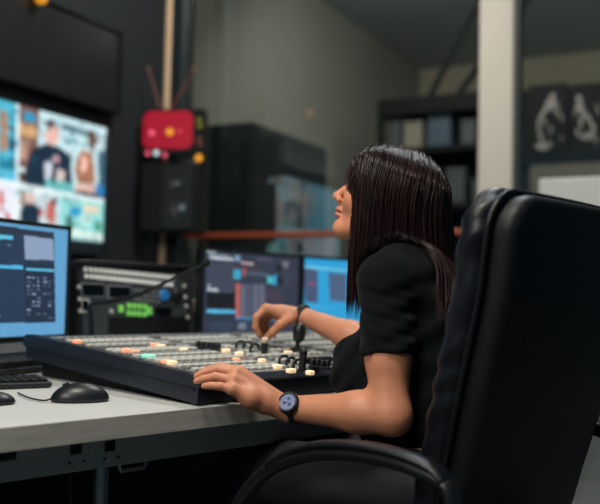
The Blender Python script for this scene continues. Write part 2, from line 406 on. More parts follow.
poster(571, 83, 612, 153, [(579, 99, 2.3, 3, 0), (580, 107, 3.0, 4.5, .2), (584, 114, 2.2, 5.5, .4), (576, 111, 1.0, 5, -.2), (589, 119, 2.0, 5, .5), (581, 124, 1.1, 6, .1), (593, 127, 1.5, 4, .3), (578, 133, 1.0, 4, .3), (588, 136, 6, 3.0, .25), (598, 110, .9, 4, .2), (596, 140, 1.1, 3, 0)], 'dark poster with a pale figure cut off by the right edge')
# whiteboard low right
t = thing('whiteboard', BR(3.2, -.25), 'white board panel by the glass, just above the chair back', 'whiteboard')
o1 = P(539, 180, 5.0); 
WBc = BR(3.72, .35)
def on_plane(px, py, d):
    r = ray(px, py); o = BR(0, d); k = ((o-Vector((0, 0, CAMZ))).dot(D))/(r.dot(D)); return Vector((0, 0, CAMZ))+r*k
a = on_plane(539, 179, -.25); 
q = MB(); q.box(a+E*.75-Vector((0, 0, .35)), (1.5, .03, .7), fr, .01); q.build('board', M['white'], t)
q = MB(); q.box(a+E*.75-Vector((0, 0, .19))-D*.0165, (1.3, .002, .006), fr); q.build('drawn_line', M['frame_grey'], t)
for ee in (.1, 1.4):
    q = MB(); q.box(Vector((a.x, a.y, a.z/2))+E*ee+D*.04, (.04, .03, a.z-.02), fr); q.build('leg', M['frame_grey'], t)

# =================================================================== SCREENS ON THE LEFT WALL
def plane_uv(px, py, o, ax, w, h):     # where a pixel falls on a vertical screen with top-left o
    n = Vector((ax.y, -ax.x, 0)); r = ray(px, py); c = Vector((0, 0, CAMZ)); k = (o-c).dot(n)/r.dot(n); p = c+r*k-o
    return p.dot(ax)/w, -p.z/h
# lower television
TR_ = P(108.5, 126.5, 4.97); TB = P(105.5, 256, 4.97)
tw, th = 1.36, TR_.z-TB.z
def television(tr, w, h, pic, smat, label, name='television'):
    o = tr-D*w; t = thing(name, o+D*w/2-Vector((0, 0, h)), label, 'television')
    c = o+D*w/2-Vector((0, 0, h/2)); nrm = E
    q = MB(); q.box(c-nrm*.035, (w, .05, h), fd, .006); q.build('housing', M['bezel'], t)
    bz = .014; q = MB()
    for (cx, cz, sx, sz) in ((0, h/2-bz/2, w, bz), (0, -h/2+bz/2, w, bz), (-w/2+bz/2, 0, bz, h), (w/2-bz/2, 0, bz, h)):
        q.box(c+D*cx+Vector((0, 0, cz)), (sx, .024, sz), fd, .002)
    q.build('bezel', M['black'], t)
    screen(pic, o+D*bz-Vector((0, 0, bz))-nrm*.004, D, Vector((0, 0, 1)), w-2*bz, h-2*bz, smat, t)
    q = MB(); q.box(c-nrm*.078, (.4, .036, .3), fd); q.build('wall_mount', M['matte'], t)
    return t, o
o_tl = TR_-D*tw
pic = Pic(230, 130, (205, 232, 236))
def uv(px, py): return plane_uv(px, py, o_tl+D*.014-Vector((0, 0, .014)), D, tw-.028, th-.028)
def pp(*pts): return [uv(*p) for p in pts]
cy = (62, 190, 220); wh = (225, 240, 242); tealc = (90, 190, 200); navy = (14, 38, 58); skin_c = (232, 182, 170)
# left column panes
pic.rect(0, 0, 1, 1, (150, 215, 225))
pic.poly(pp((-80, 60), (17, 100), (17, 181), (-80, 165)), (80, 180, 205))
pic.poly(pp((0, 108), (8, 112), (8, 150), (0, 150)), (170, 130, 100)); pic.poly(pp((9, 125), (15, 126), (15, 150), (9, 148)), (30, 80, 110)); pic.poly(pp((0, 155), (16, 158), (16, 170), (0, 168)), (30, 120, 150))
pic.poly(pp((-80, 166), (16, 184), (16, 240), (-80, 240)), (225, 228, 238)); pic.poly(pp((0, 190), (3, 190), (3, 212), (0, 212)), (200, 60, 60)); pic.poly(pp((6, 212), (9, 212), (9, 219), (6, 219)), (210, 50, 50))
# main pane
pic.poly(pp((20, 104), (108, 128), (105, 199), (20, 182)), (196, 226, 232))
pic.poly(pp((20, 104), (40, 109), (37, 185), (20, 182)), (120, 84, 76)); pic.poly(pp((24, 110), (36, 113), (36, 123), (24, 121)), (40, 150, 190)); pic.poly(pp((20, 122), (38, 126), (36, 138), (20, 136)), (205, 160, 110)); pic.poly(pp((18, 165), (30, 168), (30, 183), (18, 180)), (60, 46, 50))
pic.poly(pp((20, 140), (28, 141), (27, 160), (20, 158)), (190, 150, 130))
pic.poly(pp((62, 122), (90, 131), (90, 137), (62, 130)), (84, 120, 130)); pic.poly(pp((64, 136), (88, 142), (88, 147), (64, 141)), (110, 160, 168))
pic.poly(pp((89, 129), (97, 132), (95, 152), (89, 150)), (96, 66, 50)); pic.poly(pp((98, 134), (107, 136), (106, 200), (99, 198)), (60, 96, 116)); pic.poly(pp((99, 136), (106, 138), (105, 150), (99, 149)), (190, 210, 212))
# man
pic.poly(pp((34, 148), (48, 143), (60, 147), (72, 156), (72, 180), (62, 192), (26, 184), (28, 160)), navy)
pic.poly(pp((45, 163), (54, 158), (52, 176), (46, 184)), (200, 205, 215)); pic.poly(pp((58, 168), (66, 172), (64, 184), (56, 180)), (205, 190, 185))
pic.ell(*uv(52, 133), .042, .085, skin_c); pic.poly(pp((45, 122), (52, 119), (59, 123), (60, 129), (52, 126), (46, 130)), (70, 50, 50)); pic.ell(*uv(57, 159), .018, .03, (196, 150, 160))
pic.poly(pp((46, 178), (74, 184), (74, 196), (46, 188)), (100, 180, 180))
# woman on screen
pic.poly(pp((78, 156), (84, 149), (92, 152), (95, 168), (96, 184), (78, 183), (75, 170)), (170, 112, 84)); pic.ell(*uv(84, 163), .026, .062, (238, 190, 172)); pic.poly(pp((76, 184), (94, 184), (97, 194), (76, 190)), (215, 176, 160)); pic.poly(pp((74, 190), (98, 193), (98, 198), (74, 195)), (22, 34, 44)); pic.poly(pp((96, 184), (105, 186), (105, 196), (96, 194)), (40, 120, 180))
# lower row
pic.poly(pp((18, 187), (60, 196), (60, 232), (18, 228)), (190, 206, 210)); pic.poly(pp((20, 190), (26, 191), (26, 205), (20, 205)), (160, 124, 104)); pic.poly(pp((22, 207), (30, 200), (40, 208), (40, 226), (20, 222)), navy); pic.ell(*uv(31, 198), .02, .04, (225, 180, 165)); pic.poly(pp((40, 208), (43, 208), (43, 216), (40, 216)), (200, 60, 60))
pic.poly(pp((46, 215), (48, 203), (52, 199), (55, 205), (56, 220), (50, 224)), (190, 100, 88)); pic.poly(pp((52, 196), (57, 198), (57, 206), (53, 205)), (60, 56, 60))
pic.poly(pp((62, 196), (105, 204), (103, 242), (62, 234)), (140, 210, 205)); pic.ell(*uv(76, 211), .035, .04, (30, 150, 200)); pic.poly(pp((84, 204), (100, 207), (99, 214), (84, 212)), (220, 205, 180)); pic.poly(pp((66, 215), (72, 212), (74, 232), (66, 230)), (60, 110, 104)); pic.ell(*uv(86, 219), .035, .045, (190, 225, 220)); pic.poly(pp((94, 222), (102, 222), (101, 232), (94, 230)), (50, 130, 100)); pic.poly(pp((74, 228), (103, 234), (103, 241), (70, 235)), (215, 236, 226))
for a_, b_ in (((18, 100), (18, 235)),):
    pic.poly(pp((17, 95), (20, 95), (19, 235), (16, 235)), wh)
pic.poly(pp((-80, 163), (106, 200), (106, 204), (-80, 167)), wh)
rs = np.random.default_rng(2)
for _ in range(420):
    x, y = rs.uniform(.3, 1), rs.uniform(0, .9); w_, h_ = rs.uniform(.006, .022), rs.uniform(.01, .035); iy, ix = int(y*pic.H), int(x*pic.W)
    c_ = pic.a[iy, min(ix, pic.W-1)]*rs.uniform(.45, 1.3)+np.array([.0, .03, .04])*rs.uniform(0, 1); pic.a[iy:iy+int(h_*pic.H)+1, ix:ix+int(w_*pic.W)+1] = np.clip(c_, 0, .9)
pic.poly(pp((-80, 163), (106, 200), (106, 203), (-80, 166)), wh)
pic.rect(0, uv(100, 241.5)[1], 1, 1, (8, 18, 24)); pic.blur(3)
S_tv = screen_mat('multiview_picture', 1.15); S_mon = screen_mat('monitor_picture', 1.0)
television(TR_, tw, th, pic, S_tv, 'wall television showing a bright grid of video feeds, at far left')
pu = Pic(16, 9, (3, 5, 7)); pu.a[:] = 0
bz_keep = M['black']; M['black'] = M['bezel']
television(P(122.5, 33, 5.06), 1.36, P(122.5, 33, 5.06).z-P(122.5, 121, 5.06).z-.035, pu, screen_mat('dark_picture', .0), 'switched-off black wall television above the bright one')
M['black'] = bz_keep
# little amber lamp above it
t = thing('indicator_lamp', P(39, 4, 4.45), 'small amber lamp at the top edge of the picture above the dark television', 'lamp')
wp = MP+D*(-1.35)+Vector((0, 0, 2.53))
q = MB(); pl = P(38, -2, 4.42); q.lathe([(.022, 0), (.036, .008), (.036, .03), (.02, .045)], pl, E, 16); q.build('lens', M['amber'], t, 40)
q = MB(); q.tube([pl, pl-E*((pl-MP).dot(E)+.01)], .008, 8); q.build('bracket', M['matte'], t)

# =================================================================== RED DISPLAY + SPEAKER on the mullion
def facing_box(name_, px0, py0, px1, py1, Y): return P(px0, py0, Y), P(px1, py1, Y)
YD = 5.22
a, b_ = P(141, 108, YD), P(205, 157, YD); c = (a+b_)/2; w = b_.x-a.x; h = a.z-b_.z
XA = Vector((.985, -.17, 0)).normalized(); fx = frame(XA); NX = Vector((XA.y, -XA.x, 0))   # NX points to the camera side
t = thing('tally_display', c-Vector((0, 0, h/2)), 'black box with glowing red rounded display on the cream mullion', 'display')
q = MB(); q.box(c-NX*.03, (w, .07, h), fx, .008); q.build('case', M['matte'], t)
def rrect(w, h, r, n=5):
    pts = []
    for cx, cy_, a0 in ((w/2-r, h/2-r, 0), (-w/2+r, h/2-r, 90), (-w/2+r, -h/2+r, 180), (w/2-r, -h/2+r, 270)):
        for k in range(n+1): an = R(a0+90*k/n); pts.append((cx+r*math.cos(an), cy_+r*math.sin(an)))
    return pts
def onface(px, py, dd=0):
    r = ray(px, py); cc = Vector((0, 0, CAMZ)); k = (c+NX*(.0055+dd)-cc).dot(NX)/r.dot(NX); return cc+r*k
rc = onface(168, 130); q = MB(); q.prism(rrect(.32, .235, .05), XA, Vector((0, 0, 1)), NX, rc, .008); red = q.build('red_screen', M['red_lcd'], t); tag(red, 'glowing red rounded screen')
z1 = Vector((0, 0, 1))
def disc(px, py, r, m, name, par, lab=None, d=.01):
    q = MB(); q.prism([(r*math.cos(k*math.pi/8), r*math.sin(k*math.pi/8)) for k in range(16)], XA, z1, NX, onface(px, py, d), .006); o = q.build(name, m, par)
    if lab: tag(o, lab)
disc(170, 132, .022, M['amber'], 'centre_mark', red, None, .009); disc(152, 133, .018, M['pink'], 'ring_mark', red, None, .009); disc(180, 131.5, .008, M['pink'], 'dot_mark', red, None, .009)
disc(148, 153.5, .014, M['pink'], 'button', t, 'pink button', 0); disc(156.5, 153, .016, M['white_led'], 'button', t, 'white button', 0); disc(165, 155, .014, M['pink'], 'button', t, None, 0); disc(199, 158, .022, M['amber'], 'button', t, 'amber button', 0)
for (x, y) in ((199, 120), (200, 126), (199, 139), (200, 144)):
    q = MB(); q.box(onface(x, y, .003), (.03, .006, .02), fx); tag(q.build('key', mat('olive_key', (120, 120, 30), .5, emis=(120, 120, 20), estr=.25) if y < 130 else M['maroon'], t), None)
for x0, x1 in ((172, 193), (160, 149)):
    q = MB(); p0 = P(x0, 108, YD+.03); p1 = P(x1, 71, YD+.03); q.tube([p0-Vector((0, 0, .0)), p1], [.006, .004], 8); an = q.build('antenna', M['maroon'], t)
    q = MB(); q.lathe([(.002, 0), (.011, .006), (.011, .02), (.002, .026)], p1, p1-p0, 12); q.build('antenna_tip', mat('dull_amber', (130, 92, 44), .5), an, 40)
q = MB(); q.tube([c-NX*.06, Vector((MP.x, MP.y, c.z))-D*.04], .022, 10); q.build('mount_bracket', M['matte'], t)
a, b_ = P(139, 163, YD), P(197, 233, YD); c2 = (a+b_)/2; w2 = b_.x-a.x; h2 = a.z-b_.z
t = thing('loudspeaker', c2-Vector((0, 0, h2/2)), 'black wall loudspeaker below the red display', 'speaker')
q = MB(); q.box(c2-NX*.10, (w2, .21, h2), fx, .012); q.build('cabinet', M['matte'], t)
c = c2
q = MB(); q.box(onface(177, 197, .0), (.19, .01, h2-.04), fx, .003); q.build('baffle', M['black'], t)
for (x, y, r, mm) in ((177, 184, .045, 'tweeter'), (181, 209, .065, 'woofer')):
    q = MB(); q.lathe([(r, 0), (r*1.02, .008), (r*.85, .008), (r*.5, .002), (r*.4, .006)], onface(x, y, .005), NX, 24); o = q.build(mm, M['cone'], t, 30)
    q = MB(); q.lathe([(r*.32, 0), (r*.25, .008), (r*.08, .014)], onface(x, y, .012), NX, 16); q.build('dome', M['cone_light'], o, 40)
q = MB(); q.tube([c2-NX*.20, Vector((MP.x, MP.y, c2.z))-D*.04], .022, 10); q.build('wall_bracket', M['matte'], t)

# =================================================================== DESK
U = Vector((.7071, .7071, 0)); V_ = Vector((-.7071, .7071, 0)); fu = frame(U)
e0 = PZ(0, 428, .73); e1 = PZ(220, 406, .73)
U = (e1-e0).normalized(); V_ = Vector((-U.y, U.x, 0)); fu = frame(U)
DO = PZ(220, 406, .73)                                # a point of the desk's front edge
def DK(u, v, z=.73): return Vector((DO.x, DO.y, 0))+U*u+V_*v+Vector((0, 0, z))
def to_uv(p): d = p-Vector((DO.x, DO.y, 0)); return d.dot(U), d.dot(V_)
t = thing('control_desk', DK(.3, .7, 0), 'long pale laminate control desk with thick grey edge', 'desk')
cu = (-1.5+1.75)/2
q = MB(); q.box(DK(.1, .765, .711), (3.1, 1.52, .038), fu, .0015); q.build('desktop', M['desk'], t)
q = MB(); q.box(DK(.1, .0015, .7105), (3.1, .003, .038), fu); tag(q.build('edge_band', M['edge'], t), 'grey wood-grain edge band')
q = MB(); q.box(DK(.1, .05, .664), (3.0, .03, .056), fu, .002); ap = q.build('apron_beam', M['apron'], t)
def on_apron(px, py):
    r = ray(px, py); cc = Vector((0, 0, CAMZ)); k = (DK(0, .034)-cc).dot(V_)/r.dot(V_); return cc+r*k
for (x, y, s1, s2) in ((76, 449, .02, .018), (110, 446, .02, .018), (7, 455, .03, .018)):
    q = MB(); q.box(on_apron(x, y), (s1, .004, s2), fu); q.build('socket', M['lcd'], ap)
for (x, y) in ((69, 463), (84, 461), (104, 459), (118, 457)):
    q = MB(); q.lathe([(.0022, 0), (.0022, .003)], on_apron(x, y), -V_, 10); q.build('screw_hole', M['lcd'], ap)
b0 = on_apron(136, 459)
q = MB(); p_ = [b0+U*(-.03)-Vector((0, 0, .004)), b0+U*(-.026)-Vector((0, 0, .02)), b0+U*(.026)-Vector((0, 0, .02)), b0+U*(.03)-Vector((0, 0, .004))]
q.tube([x+V_*.01 for x in p_], .004, 8); q.build('cable_bracket', M['silver'], t, 40)
for uu in (-1.3, to_uv(on_apron(121, 470))[0], 1.5):
    for vv in (.1, 1.4):
        q = MB(); q.tube([DK(uu, vv, .015), DK(uu, vv, .69)], .014, 14); lg = q.build('leg', M['silver' if vv < 1 else 'matte'], t, 40)
        q = MB(); q.lathe([(.022, 0), (.022, .015)], DK(uu, vv, 0), (0, 0, 1), 16); q.build('foot', M['black'], lg, 40)
q = MB(); q.box(DK(.1, 1.2, .37), (3.0, .02, .62), fu); q.build('modesty_panel', M['matte'], t)
q = MB(); q.box(DK(-1.42, .75, .35), (.03, 1.3, .64), fu); q.build('side_panel', M['matte'], t)
t2 = MB(); k0 = on_apron(80, 472)+V_*.04; t2.tube([k0+Vector((0, 0, .05)), k0+U*.01-Vector((0, 0, .1)), k0+U*.04-Vector((0, 0, .3)), k0+U*.03-Vector((0, 0, .60)), k0+U*.0+V_*.1-Vector((0, 0, .63))], .003, 8)
tag(t2.build('power_cable', M['black']), 'thin black cable hanging below the desk left of its leg', 'cable')

# =================================================================== VIDEO SWITCHER CONSOLE
near = PZ(196, 404, .734)                # bottom near corner
cu0, cv0 = to_uv(near); cv0 = max(cv0, .012)
far = P(24, 342, 2.1)
LC = .685; TILT = math.atan2(.042, LC); WC = 1.12; TH = .051
t = thing('video_switcher', DK(cu0+WC/2, cv0+LC/2, .73), 'large tilted video switcher console with rows of lit keys', 'console')
cv = Vector((V_.x*math.cos(TILT), V_.y*math.cos(TILT), math.sin(TILT))); cn = Vector((-V_.x*math.sin(TILT), -V_.y*math.sin(TILT), math.cos(TILT)))
C0 = DK(cu0, cv0, .7335)
def CP(u, v, n=0): return C0+U*u+cv*v+cn*n
fc = Matrix((U, cv, cn)).transposed()
side = [(0, 0), (LC, 0), (LC, TH*.45), (LC+.012, TH*.55), (LC+.016, TH*.8), (LC+.008, TH*1.02), (LC-.02, TH*1.06), (.004, TH), (-.006, TH*.8), (0, TH*.7)]
q = MB(); q.prism(side, cv, cn, U, CP(.012, 0), WC-.024); q.build('body', M['navy'], t)
side2 = [(-.003, 0), (LC, -.0), (LC+.004, TH*.5), (LC+.02, TH*.58), (LC+.022, TH*.9), (LC+.008, TH*1.12), (LC-.02, TH*1.16), (0, TH*1.08), (-.012, TH*.85), (-.004, TH*.6)]
for uu in (0, WC-.02):
    q = MB(); q.prism(side2, cv, cn, U, CP(uu, 0), .02); q.build('side_cheek', M['navy'], t)
q = MB(); q.box(CP(-.0015, LC*.5, TH*.52), (.003, LC*.98, .004), fc); q.build('side_groove', M['black'], t)
q = MB(); q.box(CP(WC/2, LC/2-.01, TH+.0015), (WC-.05, LC-.03, .003), fc); q.build('top_panel', M['panelgrey'], t)
q = MB(); q.prism([(.10, .001), (LC-.03, .001), (LC-.03, .036), (.10, .004)], V_, Vector((0, 0, 1)), U, DK(cu0+.03, cv0, .7315), WC-.06); q.build('underside_shade_wedge', M['matte'], t)  # dark wedge added where the console's underside is only in shadow
# rear feet that hold the tilt
TN = TH+.003
rows = [(.030, .014, 'key'), (.058, .014, 'key'), (.108, .017, 'key'), (.135, .014, 'key_dim'), (.185, .017, 'key'), (.212, .014, 'key'), (.265, .017, 'key'), (.292, .014, 'key_dim'),
        (.345, .017, 'key'), (.372, .014, 'key'), (.43, .017, 'key_dim'), (.458, .014, 'key'), (.52, .017, 'key'), (.55, .014, 'key'), (.60, .014, 'key_dim')]
stripes = [.084, .160, .238, .318, .400, .488, .575]
q = MB()
for v in stripes: q.box(CP(WC/2, v, TN+.0006), (WC-.06, .014, .0016), fc)
q.build('legend_strips', M['panelstripe'], t)
def console_uv(px, py, n=TN+.006):
    r = ray(px, py); cc = Vector((0, 0, CAMZ)); k = (C0+cn*n-cc).dot(cn)/r.dot(cn); d = cc+r*k-C0; return d.dot(U), d.dot(cv)
lit = [((77, 341), 'orange', 1.6), ((126, 350), 'orange', 2.0), ((135, 351), 'orange', 2.0), ((155, 344.5), 'orange', 1.6), ((161, 345.5), 'cream', 1.5), ((147, 355.5), 'teal', 2.0), ((151, 356), 'teal', 1.5), ((166, 361), 'orange', 2.0), ((172, 362), 'cream', 1.5),
       ((226, 350), 'cream', 1.6), ((239, 353), 'cream', 1.6), ((288, 352), 'cream', 1.5), ((277, 366), 'cream', 1.5), ((291, 370), 'cream', 1.5), ((236, 359), 'orange', 1.0), ((262, 360), 'cream', 1), ((184, 349), 'cream', 1), ((310, 372), 'cream', 1)]
litc = [console_uv(*l[0]) for l in lit]
spots_busy = [console_uv(x, y) for x, y in ((205, 345), (213, 346), (243, 345), (252, 347), (265, 350), (284, 362), (300, 364), (320, 364), (297, 346))]
keys = []
for (v, kd, mm) in rows:
    n = int((WC-.07)/.0215)
    for i in range(n):
        u = .04+i*.0215
        if any(abs(u-a)*1 < .016 and abs(v-b_) < .016 for a, b_ in litc): continue
        if any(abs(u-a) < .02 and abs(v-b_) < .02 for a, b_ in spots_busy): continue
        if (i % 13 in (11, 12)) and v > .09: continue
        keys.append((u, v, kd, mm))
keys.sort(key=lambda k: CP(k[0], k[1]).length)
rest = {'key': MB(), 'key_dim': MB()}; shared = {}
for j, (u, v, kd, mm) in enumerate(keys):
    if j < 96:
        if (kd, mm) not in shared:
            q = MB(); q.box((0, 0, 0), (.0165, kd, .007), fc, .0016); o = q.build('key', M[mm]); shared[kd, mm] = o.data; o.location = CP(u, v, TN+.0033); link(o, t)
        else:
            o = bpy.data.objects.new('key', shared[kd, mm]); COL.objects.link(o); o.location = CP(u, v, TN+.0033); link(o, t)
    else: rest['key' if mm == 'key' else 'key_dim'].box(CP(u, v, TN+.0033), (.0165, kd, .007), fc, .0016)
o = rest['key'].build('key_rows', [M['key'], M['key_dim']], t)
q = rest['key_dim']; q2 = q.build('key_rows', M['key_dim'], t)
tag(o, kind='stuff'); tag(q2, kind='stuff')
for ((px, py), c_, s), (u, v) in zip(lit, litc):
    q = MB(); q.box(CP(u, v, TN+.0045), (.0165*min(s, 1.25), .014, .009), fc, .002); tag(q.build('lit_key', M['lit_'+c_], t), {'orange': 'glowing orange key', 'cream': 'glowing cream key', 'teal': 'glowing teal key'}[c_])
for (x, y, w_, m_) in ((148, 341.5, .12, 'olive'), (208, 361, .10, 'olive'), (234, 357, .10, 'maroon'), (300, 357, .08, 'maroon')):
    u, v = console_uv(x, y); q = MB(); q.box(CP(u, v, TN+.001), (w_, .03, .003), fc); q.build('status_display', M[m_], t)
# encoder knobs: bent black handles in groups
def knob(px, py, s=1):
    u, v = console_uv(px, py, TN)
    q = MB(); q.lathe([(.008*s, 0), (.008*s, .004), (.0055*s, .006), (.0055*s, .016*s), (.0045*s, .018*s)], CP(u, v, TN), cn, 14); q.build('knob', M['black'], t, 35)
for x, y in ((198, 349), (203, 349.5), (208, 350), (213, 350.5), (218, 351), (312, 368), (317, 368), (322, 369), (327, 369)): knob(x, y, 1.1)
def hook(px, py, w_=.03):
    u, v = console_uv(px, py, TN); a = CP(u, v, TN); q = MB()
    pts = [a, a+cn*.016, a+cn*.021+U*.006, a+cn*.022+U*(w_*.6), a+cn*.017+U*(w_*.85), a+cn*.008+U*w_]
    q.tube(pts, .0033, 8); q.build('fader_handle', M['black'], t, 50)
for x, y in ((236, 350), (243, 351), (250, 353), (279, 366), (286, 368), (293, 370)): hook(x, y)
# T-bar
def lever(px, py, h, m2, name):
    u, v = console_uv(px, py, TN); a = CP(u, v, TN); q = MB()
    q.box(a+cn*h/2, (.012, .016, h), fc, .003); o = q.build(name, M['black'], t)
    q = MB(); q.lathe([(.006, -.006), (.009, -.002), (.009, .004), (.005, .008)], a+cn*(h+.003), cn, 14); q.build('lever_cap', M[m2], o, 40); return o
lever(264, 356, .034, 'nail', 'control_lever'); o = lever(302, 371, .036, 'black', 'fade_lever')
u, v = console_uv(304, 367, TN); q = MB(); q.tube([CP(u, v, TN+.014), CP(u+.085, v+.0, TN+.014)], .0075, 10); q.build('lever_grip', M['black'], o, 40)
# joystick
u, v = console_uv(297, 354, TN); a = CP(u, v, TN)
q = MB(); q.lathe([(.026, 0), (.026, .006), (.015, .014), (.006, .018), (.0055, .03)], a, cn, 20); js = q.build('joystick', M['black'], t, 40)
q = MB(); q.lathe([(.006, .028), (.014, .036), (.0165, .052), (.0155, .068), (.010, .076), (.002, .079)], a, cn+U*.06, 20); q.build('joystick_grip', M['black'], js, 50)

# =================================================================== RACK PANEL behind the console
RL = P(73, 260, 2.64); RRt = P(187, 268, 3.0)
ru = Vector((RRt.x-RL.x, RRt.y-RL.y, 0)); rw = ru.length; ru.normalize(); rv = Vector((-ru.y, ru.x, 0)); rz = (RL.z+RRt.z)/2
rh = rz-.732
t = thing('rack_control_unit', Vector((RL.x, RL.y, .73))+ru*rw/2+rv*.1, 'black rack control unit with white and green keys behind the console', 'control unit')
lean = R(9); rn = (-rv*math.cos(lean)+Vector((0, 0, math.sin(lean)))); rup = Vector((0, 0, math.cos(lean)))+rv*math.sin(lean)
R0 = Vector((RL.x, RL.y, rz))-rup*rh*1.0     # bottom-left of the leaning face
def RP(u, s, n=0): return R0+ru*u+rup*s+rn*n      # u along, s up the face
fR = Matrix((ru, rn, rup)).transposed()
slant = [(0, 0), (.30, 0), (.30, .27), (math.sin(lean)*rh+.02, rh*.995), (math.sin(lean)*rh, rh*.98)]
q = MB(); q.prism([(a, b_) for a, b_ in slant], rv, Vector((0, 0, 1)), ru, Vector((R0.x, R0.y, .7315))-ru*0, rw); q.build('case', M['matte'], t)
q = MB(); q.box(RP(rw/2, rh*.54, .002), (rw-.02, .006, rh*.84), fR, .001); q.build('face_panel', M['rackface'], t)
q = MB(); q.box(RP(rw*.60, rh*.27, .0055), (rw*.72, .004, rh*.30), fR, .001); q.build('lower_panel', M['matte'], t)
q = MB()
q.box(RP(rw/2, rh*.985, .010), (rw+.01, .03, .012), fR, .002); q.box(RP(.004, rh*.5, .008), (.014, .02, rh), fR, .002); q.box(RP(rw-.004, rh*.5, .008), (.014, .02, rh), fR, .002)
q.build('face_frame', M['black'], t)
def ruv(px, py):
    r = ray(px, py); cc = Vector((0, 0, CAMZ)); k = (R0-cc).dot(rn)/r.dot(rn); d = cc+r*k-R0; return d.dot(ru), d.dot(rup)
def rbox(px, py, w_, h_, m, name, d=.008, par=None, bev=.001):
    u, s = ruv(px, py); q = MB(); q.box(RP(u, s, .004+d/2), (w_, d, h_), fR, bev); return q.build(name, m, par or t)
for (xa, ya, xb, yb) in ((84, 269.5, 172, 278), (85, 276.5, 170, 285)):
    for i in range(20):
        f_ = i/19; rbox(xa+(xb-xa)*f_**.96, ya+(yb-ya)*f_, .0112, .014, M['rackkey'], 'key')
for (x, y, w_) in ((92, 290.5, .082), (118.5, 292.5, .086)):
    o = rbox(x, y, w_+.008, .046, M['frame_grey'], 'display_frame', .004); rbox(x, y, w_, .036, M['lcd'], 'display', .006, o)
for i in range(4):
    for j in range(2): rbox(127.5+i*5.3, 306+j*7.4+i*.35, .0145, .018, M['lit_green'], 'green_key')
rbox(119.5, 309, .018, .024, M['lit_green'], 'green_key'); rbox(147.5, 311, .02, .026, M['lit_green'], 'green_key')
for i in range(6):
    for j in range(3): rbox(135+i*4.6, 290.5+j*4.6+i*.5, .010, .008, M['key_dim'], 'small_key', .004)
u, s = ruv(162, 295.5); q = MB(); q.lathe([(.019, 0), (.019, .012), (.015, .016)], RP(u, s, .005), rn, 20); tag(q.build('knob', M['blue_knob'], t, 40), 'round blue knob')
u, s = ruv(174.5, 296); q = MB(); q.lathe([(.021, 0), (.021, .014), (.016, .018)], RP(u, s, .005), rn, 20); q.build('knob', M['black'], t, 40)
for (x, y) in ((180.5, 287), (181.5, 298), (182.5, 307), (184, 318), (74, 288), (75.5, 300), (76, 312)):
    u, s = ruv(x, y); q = MB(); q.lathe([(.0065, 0), (.0065, .004), (.003, .006)], RP(max(.002, min(u, rw-.004)), s, .018), rn, 12); q.build('screw', M['key'], t, 40)
o = rbox(84, 306, .034, .044, M['key'], 'socket_frame', .004); rbox(84, 306, .022, .032, M['lcd'], 'socket', .006, o)
rbox(110, 311.5, .012, .012, M['key'], 'indicator', .006); rbox(101, 302, .006, .006, M['pink'], 'indicator', .006)
rbox(162, 312, .07, .03, M['lcd'], 'blank_plate', .004)

# gooseneck microphone in front of the rack
cr_ = to_uv(P(92, 330, 2.42)); base = Vector((P(92, 330, 2.42).x, 2.42, .731))
pts = [base+Vector((0, 0, .015)), P(91, 322, 2.42), P(90, 309, 2.415), P(95, 303.5, 2.40), P(112, 301.5, 2.38), P(132, 297, 2.36), P(152, 289, 2.34), P(172, 279, 2.33), P(190, 270, 2.32), P(205, 263.5, 2.31)]
t = thing('gooseneck_microphone', base, 'thin black gooseneck microphone bending across the rack unit', 'microphone')
q = MB(); q.lathe([(.04, 0), (.04, .012), (.012, .02)], base, (0, 0, 1), 20); q.build('base', M['black'], t, 40)
def spline(p, n=8):
    out = []
    for i in range(len(p)-1):
        a, b_, c_, d_ = p[max(i-1, 0)], p[i], p[i+1], p[min(i+2, len(p)-1)]
        for k in range(n):
            s_ = k/n; out.append(.5*((2*b_)+(c_-a)*s_+(2*a-5*b_+4*c_-d_)*s_**2+(3*b_-a-3*c_+d_)*s_**3))
    return out+[p[-1]]
sp = spline(pts); n_ = len(sp)
q = MB(); q.tube(sp, [.0085 if i < n_*.45 else max(.0038, .0085-.014*(i/n_-.45)) for i in range(n_)], 10); q.build('gooseneck', M['black'], t, 60)
q = MB(); q.lathe([(.003, -.012), (.008, -.008), (.0105, 0), (.0095, .010), (.003, .015)], pts[-1], pts[-1]-pts[-2], 14); q.build('capsule', M['mic'], t, 60)
